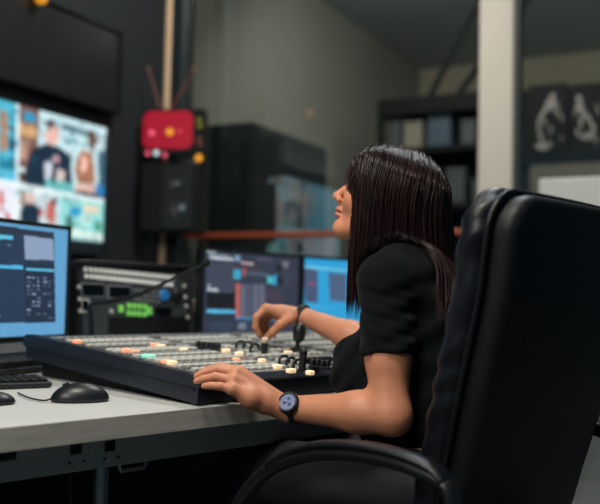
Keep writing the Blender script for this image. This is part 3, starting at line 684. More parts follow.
# dark flat tablet-like pad lying behind the console, with its cable
# =================================================================== MONITORS
def monitor(tl, ax, w, h, pic, label, chin=0, chin_m='silver', smat=None, bz=.012, stand=True, name='computer_monitor', back=.03):
    ax = Vector(ax).normalized(); n = Vector((ax.y, -ax.x, 0)); f3 = frame(ax); tl = Vector(tl)
    c = tl+ax*w/2-Vector((0, 0, h/2)); foot = Vector((c.x, c.y, .731))-n*.09
    t = thing(name, foot, label, 'monitor')
    q = MB(); q.box(c-n*(.004+back/2), (w, back, h), f3, .005); q.build('housing', M['bezel'], t)
    q = MB()
    for (cx, cz, sx, sz) in ((0, h/2-bz/2, w, bz), (0, -h/2+bz/2, w, bz), (-w/2+bz/2, 0, bz, h), (w/2-bz/2, 0, bz, h)):
        q.box(c+ax*cx+Vector((0, 0, cz))-n*.001, (sx, .008, sz), f3, .0015)
    q.build('bezel', M['bezel'], t)
    screen(pic, tl+ax*bz-Vector((0, 0, bz))-n*.0032, ax, Vector((0, 0, 1)), w-2*bz, h-2*bz, smat or S_mon, t)
    if chin:
        q = MB(); q.box(c-Vector((0, 0, h/2+chin/2))-n*(.004+back/2-.004), (w, back, chin), f3, .003); q.build('chin', M['chin'], t)
    if stand:
        zb = .731; top = c.z-h*.1
        q = MB(); q.box(Vector((foot.x, foot.y, (zb+top)/2)), (.06, .02, top-zb), f3, .004); q.box(c-n*(back/2+.045)-Vector((0, 0, h*.12)), (.08, .06, .06), f3); q.build('stand_neck', M['silver' if chin else 'black'], t)
        q = MB(); q.box(Vector((foot.x, foot.y, zb+.006))+n*.03, (.22, .18, .012), f3, .004); q.build('stand_base', M['silver' if chin else 'black'], t)
    return t
def paint(W, H, bg, o, ax, w, h, bz=.012):
    o2 = Vector(o)+ax*bz-Vector((0, 0, bz)); pc = Pic(W, H, bg)
    f = lambda px, py: plane_uv(px, py, o2, ax, w-2*bz, h-2*bz)
    return pc, f
# left monitor
mr = P(71.5, 226.5, 2.5); axL = Vector((.40, .917, 0)).normalized(); wL = .56; hL = mr.z-P(75, 338, 2.5).z
oL = mr-axL*wL
pc, f = paint(240, 140, (96, 160, 205), oL, axL, wL, hL)
def prect(pc, f, x0, y0, x1, y1, c_, sl=0):      # y slopes by sl per px
    pc.poly([f(x0, y0+sl*x0), f(x1, y0+sl*x1), f(x1, y1+sl*x1), f(x0, y1+sl*x0)], c_)
pc.poly([f(-90, 214), f(55, 232.5), f(56.5, 322), f(-90, 326)], (34, 56, 82))
pc.poly([f(-90, 214), f(55, 232.5), f(55, 239), f(-90, 222)], (40, 52, 68))
pc.poly([f(25, 235), f(54, 239.5), f(55, 260.5), f(26, 259)], (140, 160, 190))
pc.poly([f(-90, 262), f(24, 265.5), f(24, 269), f(-90, 266)], (80, 180, 225)); pc.poly([f(27, 268), f(55, 269.6), f(55, 271.6), f(27, 270.5)], (90, 190, 225))
pc.poly([f(25, 262), f(55, 264), f(56, 322), f(26, 323)], (28, 44, 66)); pc.poly([f(27, 268), f(55, 269.6), f(55, 271.6), f(27, 270.5)], (90, 190, 225))
pc.poly([f(0, 234.5), f(14, 236), f(14, 240), f(0, 239)], (90, 190, 220)); 
random.seed(8)
for _ in range(26):
    x = random.uniform(-60, 20); y = random.choice((244, 254, 274, 281, 290, 299, 308, 315)); l = random.uniform(2, 9)
    pc.poly([f(x, y), f(x+l, y+.4), f(x+l, y+1.8), f(x, y+1.4)], random.choice(((90, 120, 150), (120, 150, 180), (70, 100, 130))))
for y in range(277, 318, 4):
    for x in (28, 33, 38, 44, 49):
        if random.random() < .6: l = random.uniform(2, 4); pc.poly([f(x, y), f(x+l, y+.2), f(x+l, y+1.7), f(x, y+1.5)], random.choice(((100, 125, 150), (80, 105, 130), (140, 165, 190))))
monitor(oL, axL, wL, hL, pc, 'computer monitor with light blue screen and silver chin at left edge', chin=.034, stand=False)
nL = Vector((axL.y, -axL.x, 0)); rzt = oL.z-hL-.034
t = thing('monitor_riser', oL+axL*wL/2-Vector((0, 0, oL.z-.731)), 'low black riser box under the left monitor', 'riser')
q = MB(); q.box(Vector((oL.x, oL.y, (.7315+rzt-.001)/2))+axL*(wL/2-.07)+nL*.0, (wL-.14, .24, rzt-.001-.7315), frame(axL), .006); q.build('box', M['matte'], t)
q = MB(); q.box(Vector((oL.x, oL.y, .742))+axL*(wL/2-.07)+nL*.122, (wL-.18, .006, .012), frame(axL), .002); q.build('front_lip', M['black'], t)
# middle monitor
axA = Vector((.33, .41, 0)).normalized(); oA = P(202.5, 247, 2.86); hA = oA.z-P(206, 345, 2.86).z; wA = .535
pc, f = paint(260, 160, (47, 54, 70), oA, axA, wA, hA)
def Q(x, y): return 195+x/3.87, 240+y/3.87
def qr(x0, y0, x1, y1, c_, s=.11):
    pc.poly([f(*Q(x0, y0+s*(x0-50)*0)), f(*Q(x1, y0+s*(x1-x0))), f(*Q(x1, y1+s*(x1-x0)*.8)), f(*Q(x0, y1))], c_)
qr(48, 60, 155, 200, (62, 68, 84), .08); qr(48, 202, 160, 262, (16, 18, 26), .04); qr(48, 268, 162, 282, (84, 185, 225), .04); qr(48, 284, 160, 390, (38, 48, 66), 0)
qr(48, 38, 85, 46, (190, 200, 210)); qr(55, 52, 140, 58, (160, 170, 185)); qr(60, 62, 150, 72, (200, 208, 215)); qr(50, 172, 62, 178, (190, 198, 205)); qr(50, 184, 92, 196, (180, 190, 200))
qr(155, 58, 178, 82, (120, 150, 175)); qr(182, 84, 228, 92, (200, 180, 180)); qr(240, 70, 300, 76, (96, 100, 112)); qr(150, 100, 260, 106, (90, 60, 66))
qr(152, 112, 180, 150, (60, 160, 195)); qr(186, 106, 200, 140, (150, 80, 90)); qr(205, 120, 290, 135, (76, 90, 110)); qr(282, 140, 312, 168, (70, 180, 190)); qr(305, 135, 320, 172, (50, 150, 205)); qr(318, 95, 338, 118, (14, 18, 26)); qr(318, 140, 340, 170, (20, 22, 30))
qr(340, 85, 365, 92, (150, 150, 160)); qr(345, 98, 362, 108, (110, 116, 130)); qr(345, 120, 375, 180, (56, 60, 76))
qr(160, 168, 177, 300, (178, 96, 92), .0)
for r_ in range(10):
    for k in range(4): qr(180+k*24, 172+r_*13, 200+k*24, 181+r_*13, (112, 116, 136) if k != 1 else (90, 96, 116), .05)
qr(272, 190, 338, 240, (66, 58, 74), .05); qr(160, 300, 330, 306, (56, 150, 200), .03)
qr(170, 320, 200, 345, (110, 122, 140), .02); qr(160, 372, 185, 380, (130, 140, 155), .02); qr(210, 320, 260, 380, (50, 60, 80), 0); qr(300, 345, 328, 372, (100, 130, 150), 0)
for y in (320, 332, 345): qr(60, y, 150, y+4, (58, 78, 98), 0)
pc.blur(1)
monitor(oA, axA, wA, hA, pc, 'middle computer monitor showing dark control software behind the reaching hand', back=.03)
# right monitor
oB = oA+axA*(wA+.006); oB = Vector((oB.x, oB.y, oA.z)); axB = Vector((.36, .38, 0)).normalized()
pc, f = paint(200, 120, (42, 158, 212), oB, axB, wA, hA)
Q2 = Q
def qb(x0, y0, x1, y1, c_, s=.11): pc.poly([f(*Q(x0, y0)), f(*Q(x1, y0+s*(x1-x0))), f(*Q(x1, y1+s*(x1-x0)*.7)), f(*Q(x0+6, y1))], c_)
qb(405, 95, 800, 108, (110, 200, 235)); qb(423, 108, 478, 240, (70, 84, 116)); qb(518, 124, 590, 235, (74, 96, 128)); qb(640, 130, 760, 250, (60, 80, 110)); qb(412, 320, 450, 392, (52, 92, 128), 0); qb(480, 335, 525, 395, (60, 110, 146), 0); qb(436, 160, 470, 175, (120, 80, 110))
qb(412, 250, 600, 256, (90, 190, 230))
pc.blur(1)
monitor(oB, axB, wA, hA, pc, 'right computer monitor with bright cyan screen partly hidden by the woman')

# things on the desk at left
def desk_pt(px, py, z=.731): return PZ(px, py, z)
kc = desk_pt(12, 386); fk = frame(Vector((.80, .6, 0)))
kx = Vector((.86, .51, 0)).normalized(); fk = frame(kx); ky = Vector((-kx.y, kx.x, 0))
kend = desk_pt(47, 384.5); kc = kend-kx*.225
t = thing('computer_keyboard', kc, 'low black computer keyboard at left edge of desk', 'keyboard')
q = MB(); q.box(kc+Vector((0, 0, .007)), (.44, .13, .012), fk, .003); q.build('tray', M['black'], t)
kb = MB(); kcap = None
for r_ in range(5):
    for c_ in range(22): kb.box(kc+kx*(-.205+c_*.0195)+ky*(-.046+r_*.023)+Vector((0, 0, .0155)), (.016, .018, .006), fk, .0015)
o = kb.build('keys', M['matte'], t); tag(o, kind='stuff')
mc = desk_pt(78, 401)+Vector((0, 0, 0)); mx = Vector((.93, .36, 0)).normalized()
def mouse(c_, ax, label, L=.058, Wd=.033, Ht=.034, cable=None):
    t = thing('computer_mouse', c_, label, 'mouse')
    ay = Vector((-ax.y, ax.x, 0)); B = [list(ax), list(ay), [0, 0, 1]]
    cc = np.array(c_)
    def f_(p):
        d = ell(p, cc+np.array([0, 0, .002])+np.array(ax)*.004, (L, Wd, Ht), B); z = p[:, 2]-cc[2]
        return np.maximum(d, -(z-.0005))
    v_, ff = snet(f_, cc-np.array([.07, .07, .004]), cc+np.array([.07, .07, .05]), .0022)
    mesh_obj('mouse_shell', [(v_, ff)], [M['black']], t)
    q = MB(); q.tube([c_-ax*.03+Vector((0, 0, Ht*.88)), c_-ax*.018+Vector((0, 0, Ht*.99))], .004, 10, squash=(1, .7)); q.build('scroll_wheel', M['matte'], t)
    if cable: q = MB(); q.tube(spline([Vector(x) for x in cable]), .0018, 8); q.build('cable', M['black'], t)
mouse(mc, mx, 'glossy black computer mouse on the desk beside the console', .056, .034, .034, [mc-mx*.05+Vector((0, 0, .006)), desk_pt(44, 400.5, .734), desk_pt(30, 398, .734), desk_pt(18, 393, .734)])
mouse(desk_pt(-12, 404), Vector((.9, .4, 0)).normalized(), 'black mouse cut off by the left edge in front of the keyboard', .045, .03, .022)
pt = thing('paper_sheet', desk_pt(45, 381), 'white paper sheet lying under the keyboard end', 'paper')
# beige box right of rack
bx = P(198, 325, 3.17)
t = thing('beige_case', Vector((bx.x, bx.y, .731)), 'beige case between the rack unit and the middle monitor', 'box')
bpy.data.objects.remove(pt)
u_, v__ = to_uv(bx)
q = MB(); q.box(Vector((bx.x+.0, bx.y, (.732+P(200, 302, 3.17).z)/2)), (.10, .08, P(200, 302, 3.17).z-.732), fu, .008); q.build('case_body', M['beige'], t)
q = MB(); q.box(Vector((bx.x, bx.y, P(200, 302, 3.17).z+.004)), (.105, .085, .008), fu, .003); q.build('case_lid', M['beige'], t)

# =================================================================== CHAIR
FV = Vector((-.74, .673, 0)).normalized(); LT = Vector((FV.y, -FV.x, 0))    # facing, lateral towards far side
nearp = P(476, 300, 1.30); farp = P(620, 300, 1.72)
LT = Vector((farp.x-nearp.x, farp.y-nearp.y, 0)); CW = LT.length; LT.normalize(); FV = Vector((-LT.y, LT.x, 0))
OC = Vector((nearp.x, nearp.y, 0))                  # near edge, front face line
def CH(l, f_, z): return OC+LT*l+FV*f_+Vector((0, 0, z))
chair = thing('office_chair', CH(CW/2, .25, 0), 'black leather high-backed office chair with looped armrest in the foreground', 'chair')
Bc = [list(LT), list(FV), [0, 0, 1]]
def chl(p):
    q_ = p-np.array(OC); return q_ @ np.array(LT), q_ @ np.array(FV), q_[:, 2]
ztop = P(478, 186, 1.33).z
def width_at(z):      # half width profile and lean
    return np.interp(z, [.45, .62, .8, .95, 1.05, ztop], [.215, .225, .245, .255, .262, .262])
def lean_at(z): return np.interp(z, [.45, .6, .8, .95, 1.1], [.15, .11, .055, .015, -.01])
def rbox_sdf(x, y, z, hx, hy, hz, r):
    qx = np.abs(x)-hx+r; qy = np.abs(y)-hy+r; qz = np.abs(z)-hz+r
    return np.sqrt(np.maximum(qx, 0)**2+np.maximum(qy, 0)**2+np.maximum(qz, 0)**2)+np.minimum(np.maximum(qx, np.maximum(qy, qz)), 0)-r
zc = (ztop+.47)/2; hz_ = (ztop-.47)/2
def back_sdf(p, hyy, yo, inset=0, rr=.055, rtop=.06, wr=0):
    l, f_, z = chl(p); x = (l-CW/2)*(.262/width_at(z)); y = f_-lean_at(z)-yo-.35*(x*x)*.6
    # rounded outline in x-z, then thickness
    qx = np.abs(x)-(CW/2-inset)+rtop; qz = np.abs(z-zc)-(hz_-inset)+rtop
    d2 = np.sqrt(np.maximum(qx, 0)**2+np.maximum(qz, 0)**2)+np.minimum(np.maximum(qx, qz), 0)-rtop
    r_ = rr; a = d2+r_; b_ = np.abs(y)-hyy+r_
    d = np.sqrt(np.maximum(a, 0)**2+np.maximum(b_, 0)**2)+np.minimum(np.maximum(a, b_), 0)-r_
    if wr: d = d+wr*1.5*np.sin(z*95+2.2*np.sin(z*23)+y*60+x*14)*np.clip(1-np.abs(d2+.02)/.05, 0, 1)+wr*.5*np.sin(z*41+y*40)
    return d
lo = np.array(CH(CW/2, 0, .4))-np.array([.36, .36, 0]); hi = np.array(CH(CW/2, 0, ztop+.04))+np.array([.36, .36, 0])
# rear shell = smooth panel; front cushion = wrinkled roll
shell = snet(lambda p: back_sdf(p, .026, -.046, .014, .020), lo, hi, .006)
mesh_obj('back_shell', [shell], [M['leather_back']], chair)
cush = snet(lambda p: back_sdf(p, .029, .0, 0, .027, .065, .0018), lo, hi, .0055)
mesh_obj('backrest', [cush], [M['leather']], chair)
# piping at the join
def outline(inset, yo, n=60):
    pts = []; rt = .062-inset*.3
    hw = CW/2-inset; hh = hz_-inset
    for (cx, cz, a0) in ((hw-rt, hh-rt, 0), (-hw+rt, hh-rt, 90), (-hw+rt, -hh+rt, 180), (hw-rt, -hh+rt, 270)):
        for k in range(9): an = R(a0+90*k/8); pts.append((cx+rt*math.cos(an), cz+rt*math.sin(an)))
    dens = []
    for i in range(len(pts)):
        a = pts[i]; b_ = pts[(i+1) % len(pts)]; m_ = max(1, int(math.dist(a, b_)/.03))
        for k in range(m_): dens.append((a[0]+(b_[0]-a[0])*k/m_, a[1]+(b_[1]-a[1])*k/m_))
    out = []
    for x, zz in dens:
        z = zc+zz; xs = x*float(width_at(z))/.262; out.append(CH(CW/2+xs, float(lean_at(z))+yo+.21*x*x, z))
    out.append(out[0]); return out
q = MB(); q.tube(outline(.008, -.027), .0055, 8); q.build('piping', M['leather'], chair, 60)
# seat
seat = snet(lambda p: (lambda l, f_, z: rbox_sdf(l-CW/2, f_-.27, z-.435+.02*np.clip((f_-.4)/.12, 0, 1), .25, .25, .055, .05))(*chl(p)), np.array(CH(CW/2, .27, .36))-np.array([.42, .42, 0]), np.array(CH(CW/2, .27, .52))+np.array([.42, .42, 0]), .008)
mesh_obj('seat', [seat], [M['leather']], chair)
# armrests
def arm(l0):
    pts = [(-.005, .47), (-.0, .54), (.0, .62), (.005, .665), (.02, .683), (.06, .694), (.107, .701), (.18, .702), (.264, .692), (.33, .672), (.392, .640), (.44, .594), (.47, .545), (.485, .49), (.47, .43), (.44, .395), (.34, .39), (.2, .395), (.1, .395)]
    P3 = [CH(l0, f_+.012, z-.012) for f_, z in pts]; sp = spline(P3, 5); n = len(sp)
    rad = [.0135]*n
    q = MB(); q.tube(sp, rad, 14, squash=(.95, 1.35), up=LT.cross(Vector((0, 1, 0)))); return q
def arm_up(l0): return arm(l0)
for l0 in (-.035, CW+.035):
    o = arm(l0).build('armrest', M['black'], chair, 70)
    pad = [CH(l0, f_+.012, z+.004) for f_, z in ((.012, .668), (.03, .683), (.06, .692), (.107, .699), (.18, .700), (.264, .690), (.33, .668), (.38, .638))]
    q = MB(); q.tube(spline(pad, 6), [.010]+[.0135]*41+[.008], 14, squash=(.6, 1.5), up=Vector((0, 0, 1))); q.build('arm_pad', M['leather'], o, 70)
    for zz in (.50, .53):
        q = MB(); q.lathe([(.006, 0), (.006, .003), (.003, .004)], CH(l0-.023 if l0 < 0 else l0+.023, -.003, zz), -LT if l0 < 0 else LT, 12); q.build('bolt', M['chrome'], o, 40)
# lift column and star base
q = MB(); q.box(CH(CW/2, .25, .365), (.2, .2, .04), frame(LT), .01); q.build('seat_plate', M['black'], chair)
q = MB(); q.lathe([(.03, .12), (.03, .25), (.02, .255), (.02, .35)], CH(CW/2, .25, 0), (0, 0, 1), 18); q.build('gas_column', M['black'], chair, 40)
for k in range(5):
    an = 2*math.pi*k/5+.4; d_ = Vector((math.cos(an), math.sin(an), 0)); c0 = CH(CW/2, .25, 0)
    q = MB(); q.tube([c0+d_*.02+Vector((0, 0, .12)), c0+d_*.18+Vector((0, 0, .105)), c0+d_*.31+Vector((0, 0, .075))], [.028, .022, .016], 10); o = q.build('base_leg', M['black'], chair, 60)
    q = MB(); s_ = d_.cross(Vector((0, 0, 1))); q.lathe([(.02, -.02), (.027, -.016), (.027, .016), (.02, .02)], c0+d_*.31+Vector((0, 0, .028)), s_, 18); q.build('caster', M['black'], o, 40)
q = MB(); q.box(CH(CW/2, -.03, .45), (.09, .03, .25), frame(LT), .006); q.build('back_bracket', M['black'], chair)

# =================================================================== WOMAN
woman = thing('person', Vector((.28, 1.68, 0)), 'seated person with long dark hair in a black t-shirt working the console', 'person')
TF = Vector((-.90, .43, 0)).normalized(); TRt = Vector((TF.y, -TF.x, 0))     # torso facing; her right (away)
HF0 = Vector((-.965, .262, 0)).normalized(); HR = Vector((HF0.y, -HF0.x, 0))
HT = R(22)                                         # chin lifted
HFw = HF0*math.cos(HT)+Vector((0, 0, math.sin(HT))); HU = -HF0*math.sin(HT)+Vector((0, 0, math.cos(HT)))
nose = P(333.5, 195, 1.80); HS = .93; HC = nose-(HFw*.118-HU*.036)*HS
Bh = np.array([list(HFw), list(-HR), list(HU)])   # local: fwd, left, up
def HL(a, b_, c_): return HC+(HFw*a-HR*b_+HU*c_)*HS
SHC = Vector((.242, 1.765, .985))                 # between the shoulders
LS = P(385, 281, 1.625); RS = SHC+TRt*.165+Vector((0, 0, -.005))
LE = P(390, 414, 1.575); LW = P(287, 408, 1.662)
RE = P(372, 345, 2.10); RW = P(303, 316, 2.19)
PV = Vector((.285, 1.69, .585))                    # pelvis
CHS = SHC+Vector((.01, -.01, -.13)); WST = Vector((.268, 1.722, .72))
LTH = FV.lerp(U*0+V_, .5).normalized()
HIPL = PV-LT*.09+Vector((0, 0, -.015)); HIPR = PV+LT*.09+Vector((0, 0, -.015))
KL = HIPL+FV*.40-LT*.03+Vector((0, 0, .0)); KR = HIPR+FV*.40+LT*.05
AL = KL+FV*.03+Vector((0, 0, -.42)); AR = KR+FV*.05+Vector((0, 0, -.42))
Bt = np.array([list(TF), list(-TRt), [0, 0, 1]])
A_ = lambda v: np.array(v, float)
LEFT_HAND = dict(W=LW, palm=[(P(240, 371, 1.655), .011), (P(236, 373, 1.638), .012), (P(233, 380, 1.620), .012), (P(232, 389, 1.605), .012)],
    fingers=[([P(240, 371, 1.655), P(222, 367, 1.660), P(209, 369.5, 1.662), P(201, 373, 1.662)], (.0092, .0085, .0076, .0064)),
             ([P(236, 373, 1.638), P(217, 369, 1.642), P(204, 372.5, 1.644), P(196.5, 376, 1.644)], (.0095, .0088, .0078, .0066)),
             ([P(233, 380, 1.620), P(215, 376.5, 1.622), P(203, 379, 1.624), P(196.5, 381, 1.625)], (.0092, .0084, .0075, .0064)),
             ([P(232, 389, 1.605), P(219, 386, 1.602), P(210, 385.5, 1.604), P(204, 386, 1.606)], (.0086, .0076, .0068, .0058))],
    thumb=([P(258, 397, 1.665), P(246, 388, 1.690), P(235, 384, 1.700), P(226, 382, 1.702)], (.014, .012, .010, .008)), heel=[(P(262, 402, 1.64), .021), (P(250, 398, 1.618), .019)])
RIGHT_HAND = dict(W=RW, palm=[(P(266, 308.5, 2.175), .013), (P(265, 309, 2.195), .013), (P(267, 311, 2.215), .012), (P(270, 314, 2.235), .012)],
    fingers=[([P(266, 308.5, 2.175), P(256.5, 317, 2.165), P(255.5, 327, 2.168), P(259, 334.5, 2.175)], (.0105, .0098, .0088, .0075)),
             ([P(265, 309, 2.195), P(256, 319, 2.195), P(257, 329, 2.198), P(262, 336, 2.20)], (.0105, .0095, .0088, .0075)),
             ([P(267, 311, 2.215), P(260, 322, 2.215), P(263, 331, 2.22), P(268, 336, 2.222)], (.010, .009, .0082, .007)),
             ([P(270, 314, 2.235), P(265, 325, 2.235), P(269, 332, 2.24), P(273, 335, 2.24)], (.009, .008, .0075, .0065))],
    thumb=([P(290, 319, 2.165), P(280, 325, 2.150), P(273, 332, 2.152), P(267.5, 337, 2.158)], (.0145, .0125, .0105, .0085)), heel=[(P(291, 316.5, 2.185), .021), (P(282, 314, 2.19), .021)])
def hand_sdf(p, Hd):
    d = None
    for (k, r) in Hd['palm']:
        w = A_(Hd['W'])+(A_(k)-A_(Hd['palm'][1][0]))*.35
        c_ = cap(p, w, A_(k), .0165, r); d = c_ if d is None else smin(d, c_, .010)
    for (k, r) in Hd['heel']: d = smin(d, np.linalg.norm(p-A_(k), axis=-1)-r, .015)
    F_ = None
    for ch, rr in Hd['fingers']:
        g = None
        for i in range(3):
            c_ = cap(p, A_(ch[i]), A_(ch[i+1]), rr[i], rr[i+1]); g = c_ if g is None else smin(g, c_, .002)
        g = np.minimum(g, np.linalg.norm(p-A_(ch[1]), axis=-1)-rr[1]*1.05)
        F_ = g if F_ is None else smin(F_, g, .0018)
    d = smin(d, F_, .006)
    ch, rr = Hd['thumb']; g = None
    for i in range(3):
        c_ = cap(p, A_(ch[i]), A_(ch[i+1]), rr[i], rr[i+1]); g = c_ if g is None else smin(g, c_, .004)
    return smin(d, g, .007)
def head_sdf(p):
    q = (p-A_(HC)) @ Bh.T/HS
    def e(c, r): return ell(q, c, r)
    def s(c, r): return np.linalg.norm(q-np.array(c), axis=-1)-r
    d = e((-.018, 0, .035), (.094, .074, .082))
    d = smin(d, e((.030, 0, -.020), (.062, .058, .082)), .03)
    d = smin(d, e((.040, 0, .045), (.055, .056, .055)), .02)          # forehead
    d = smin(d, cap(q, (-.005, .048, -.065), (.062, .012, -.100), .016, .016), .025)
    d = smin(d, cap(q, (-.005, -.048, -.065), (.062, -.012, -.100), .016, .016), .025)
    d = smin(d, e((.070, 0, -.098), (.021, .022, .020)), .014)        # chin
    for sgn in (1, -1):
        d = smin(d, e((.052, .035*sgn, -.030), (.030, .022, .024)), .02)     # cheekbones
        d = -smin(-d, e((.094, .031*sgn, .000), (.018, .018, .013)), .010) if False else np.maximum(d, 0*d+d)
        d = -smin(-d, s((.100, .031*sgn, -.001), .017), .012)              # eye socket
        d = smin(d, s((.070, .030*sgn, -.002), .0145), .003)               # lids
        d = smin(d, cap(q, (.088, .012*sgn, .017), (.074, .046*sgn, .018), .006, .005), .012)   # brow
        d = smin(d, s((.099, .010*sgn, -.041), .0068), .006)               # nostril wings
        d = smin(d, e((-.012, .074*sgn, -.012), (.017, .007, .030)), .006) # ear
    d = smin(d, cap(q, (.086, 0, .008), (.108, 0, -.032), .0075, .0088), .009)
    d = smin(d, s((.1105, 0, -.036), .0088), .006)
    d = smin(d, e((.088, 0, -.062), (.0135, .020, .0065)), .004)
    d = smin(d, e((.0855, 0, -.0735), (.0135, .018, .0070)), .003)
    d = -smin(-d, cap(q, (.102, -.018, -.0675), (.102, .018, -.0675), .0022, .0022), .003)
    d = smin(d, cap(q, (.095, 0, -.045), (.089, 0, -.055), .006, .006), .008)
    return d*HS
def neck_sdf(p): return cap(p, A_(HL(-.028, 0, -.05)), A_(SHC+Vector((.012, 0, .0))), .050, .055)
def legs_sdf(p):
    d = ell(p, A_(PV), (.115, .16, .092), np.array([list(FV), list(LT), [0, 0, 1]]))
    for hp, kn, an in ((HIPL, KL, AL), (HIPR, KR, AR)):
        d = smin(d, cap(p, A_(hp), A_(kn), .080, .058), .04); d = smin(d, cap(p, A_(kn), A_(an), .058, .040), .02)
        d = smin(d, cap(p, A_(an)+np.array([0, 0, -.03]), A_(an)+A_(FV)*.13+np.array([0, 0, -.055]), .036, .028), .02)
    return d
def torso_sdf(p, big=0):
    d = ell(p, A_(CHS), (.098+big, .148+big, .155), Bt)
    d = smin(d, cap(p, A_(CHS), A_(WST), .105+big, .098+big), .06)
    d = smin(d, cap(p, A_(WST), A_(PV), .103+big, .112+big), .06)
    d = smin(d, cap(p, A_(SHC-TRt*.10), A_(SHC+TRt*.10), .052+big, .052+big), .05)
    for sg in (-1, 1):
        d = smin(d, ell(p, A_(CHS+TRt*.065*sg+TF*.085+Vector((0, 0, -.055))), (.074+big, .058+big, .064+big), Bt), .035)
    d = smin(d, ell(p, A_(WST+TF*.065+Vector((0, 0, .02))), (.10, .11, .11), Bt), .05)
    return d
def arms_sdf(p, big=0):
    d = cap(p, A_(SHC-TRt*.09), A_(LS), .046+big, .042+big)
    d = smin(d, cap(p, A_(LS), A_(LE), .044+big, .036+big), .02)
    d = smin(d, cap(p, A_(LS.lerp(LE, .25)), A_(LS.lerp(LE, .6)), .041+big, .040+big), .02)
    e = cap(p, A_(SHC+TRt*.09), A_(RS), .05+big, .046+big)
    e = smin(e, cap(p, A_(RS), A_(RE), .046+big, .036+big), .02)
    return smin(d, e, .01)
def fore_sdf(p):
    lf = LE.lerp(LW, .30); d = cap(p, A_(LE), A_(lf), .0345, .0375); d = smin(d, cap(p, A_(lf), A_(LW), .037, .0235), .02)
    d = smin(d, np.linalg.norm(p-A_(LE+(LE-LS).normalized()*.008+(LE-LW).normalized()*.010), axis=-1)-.027, .02)
    rf = RE.lerp(RW, .3); e = cap(p, A_(RE), A_(rf), .035, .037); e = smin(e, cap(p, A_(rf), A_(RW), .036, .0225), .02)
    return np.minimum(d, e)
def body_sdf(p):
    d = smin(torso_sdf(p, -.004), arms_sdf(p), .03); d = smin(d, fore_sdf(p), .02); d = smin(d, neck_sdf(p), .03); d = smin(d, legs_sdf(p), .03)
    d = smin(d, head_sdf(p), .02)
    for Hd in (LEFT_HAND, RIGHT_HAND):
        m_ = np.linalg.norm(p-A_(Hd['W']), axis=-1) < .25
        if m_.any(): x = d[m_]; d[m_] = smin(x, hand_sdf(p[m_], Hd), .010)
    return d
def clipped(f, planes):      # keep where all (p-o).n > 0
    def g(p):
        d = f(p)
        return d
    return g
def cut(vf, keep):
    v, f = vf; k = keep(v[f].mean(1)); f = f[k]
    u, inv = np.unique(f, return_inverse=True); return v[u], inv.reshape(f.shape)
parts = []
lw, rw_, = A_(LW), A_(RW); ldir = A_((LW-LE).normalized()); rdir = A_((RW-RE).normalized())
neckz = HC.z-.135
def is_lh(p, m=0.): return ((p-lw) @ ldir > -.03-m) & (np.linalg.norm(p-lw, axis=1) < .22)
def is_rh(p, m=0.): return ((p-rw_) @ rdir > -.03-m) & (np.linalg.norm(p-rw_, axis=1) < .22)
def is_head(p, m=0.): return (p[:, 2] > neckz-m) & (np.linalg.norm(p-A_(HC), axis=1) < .25)
parts.append(cut(snet(body_sdf, (-.25, 1.42, .0), (.55, 2.38, 1.10), .009), lambda c_: ~(is_lh(c_)|is_rh(c_)|is_head(c_))))
parts.append(cut(snet(body_sdf, lw-np.array([.215, .10, .05]), lw+np.array([.06, .10, .12]), .0022), lambda c_: is_lh(c_, .002)))
parts.append(cut(snet(body_sdf, rw_-np.array([.18, .10, .10]), rw_+np.array([.06, .12, .07]), .0026), lambda c_: is_rh(c_, .003)))
parts.append(cut(snet(body_sdf, A_(HC)-np.array([.16, .12, .15]), A_(HC)+np.array([.15, .13, .15]), .0024), lambda c_: is_head(c_, .003)))
def lipfn(c_):
    q = (c_-A_(HC)) @ Bh.T/HS
    return ((q[:, 0] > .085)&(np.abs(q[:, 1]) < .022)&(q[:, 2] < -.0565)&(q[:, 2] > -.080)).astype(int)
body = mesh_obj('body', parts, [M['skin'], M['lip']], woman, lipfn)
# eyes, lashes
for sg in (1, -1):
    ec = HL(.0695, .030*sg, -.002); q = MB(); q.lathe([(.001, -.0125), (.006, -.0108), (.0108, -.006), (.0125, 0), (.0108, .006), (.0075, .0100)], ec+HFw*.0035, HFw, 20); ey = q.build('eye', M['eye'], woman, 80)
    q = MB(); q.lathe([(.0065, .0105), (.0040, .0121), (.001, .0126)], ec+HFw*.0035, HFw, 16); q.build('iris', M['iris'], ey, 80)
    q = MB()
    for k in range(14):
        a_ = -.9+1.8*k/13; p0 = ec+HFw*(.0145*math.cos(a_))-HR*(sg*0+.0145*math.sin(a_))+HU*.003
        dv = (HFw*math.cos(a_)-HR*math.sin(a_)); q.tube([p0, p0+dv*.004+HU*.002, p0+dv*.0075+HU*.006], [.0005, .0004, .0002], 4)
    q.build('eyelashes', M['hair'], woman)
    q = MB(); q.tube([HL(.0985-.0, .012*sg, .021), HL(.094, .026*sg, .026), HL(.082, .044*sg, .022)], [.0022, .0028, .0012], 6, squash=(1, .7)); q.build('eyebrow', M['hair'], woman, 60)
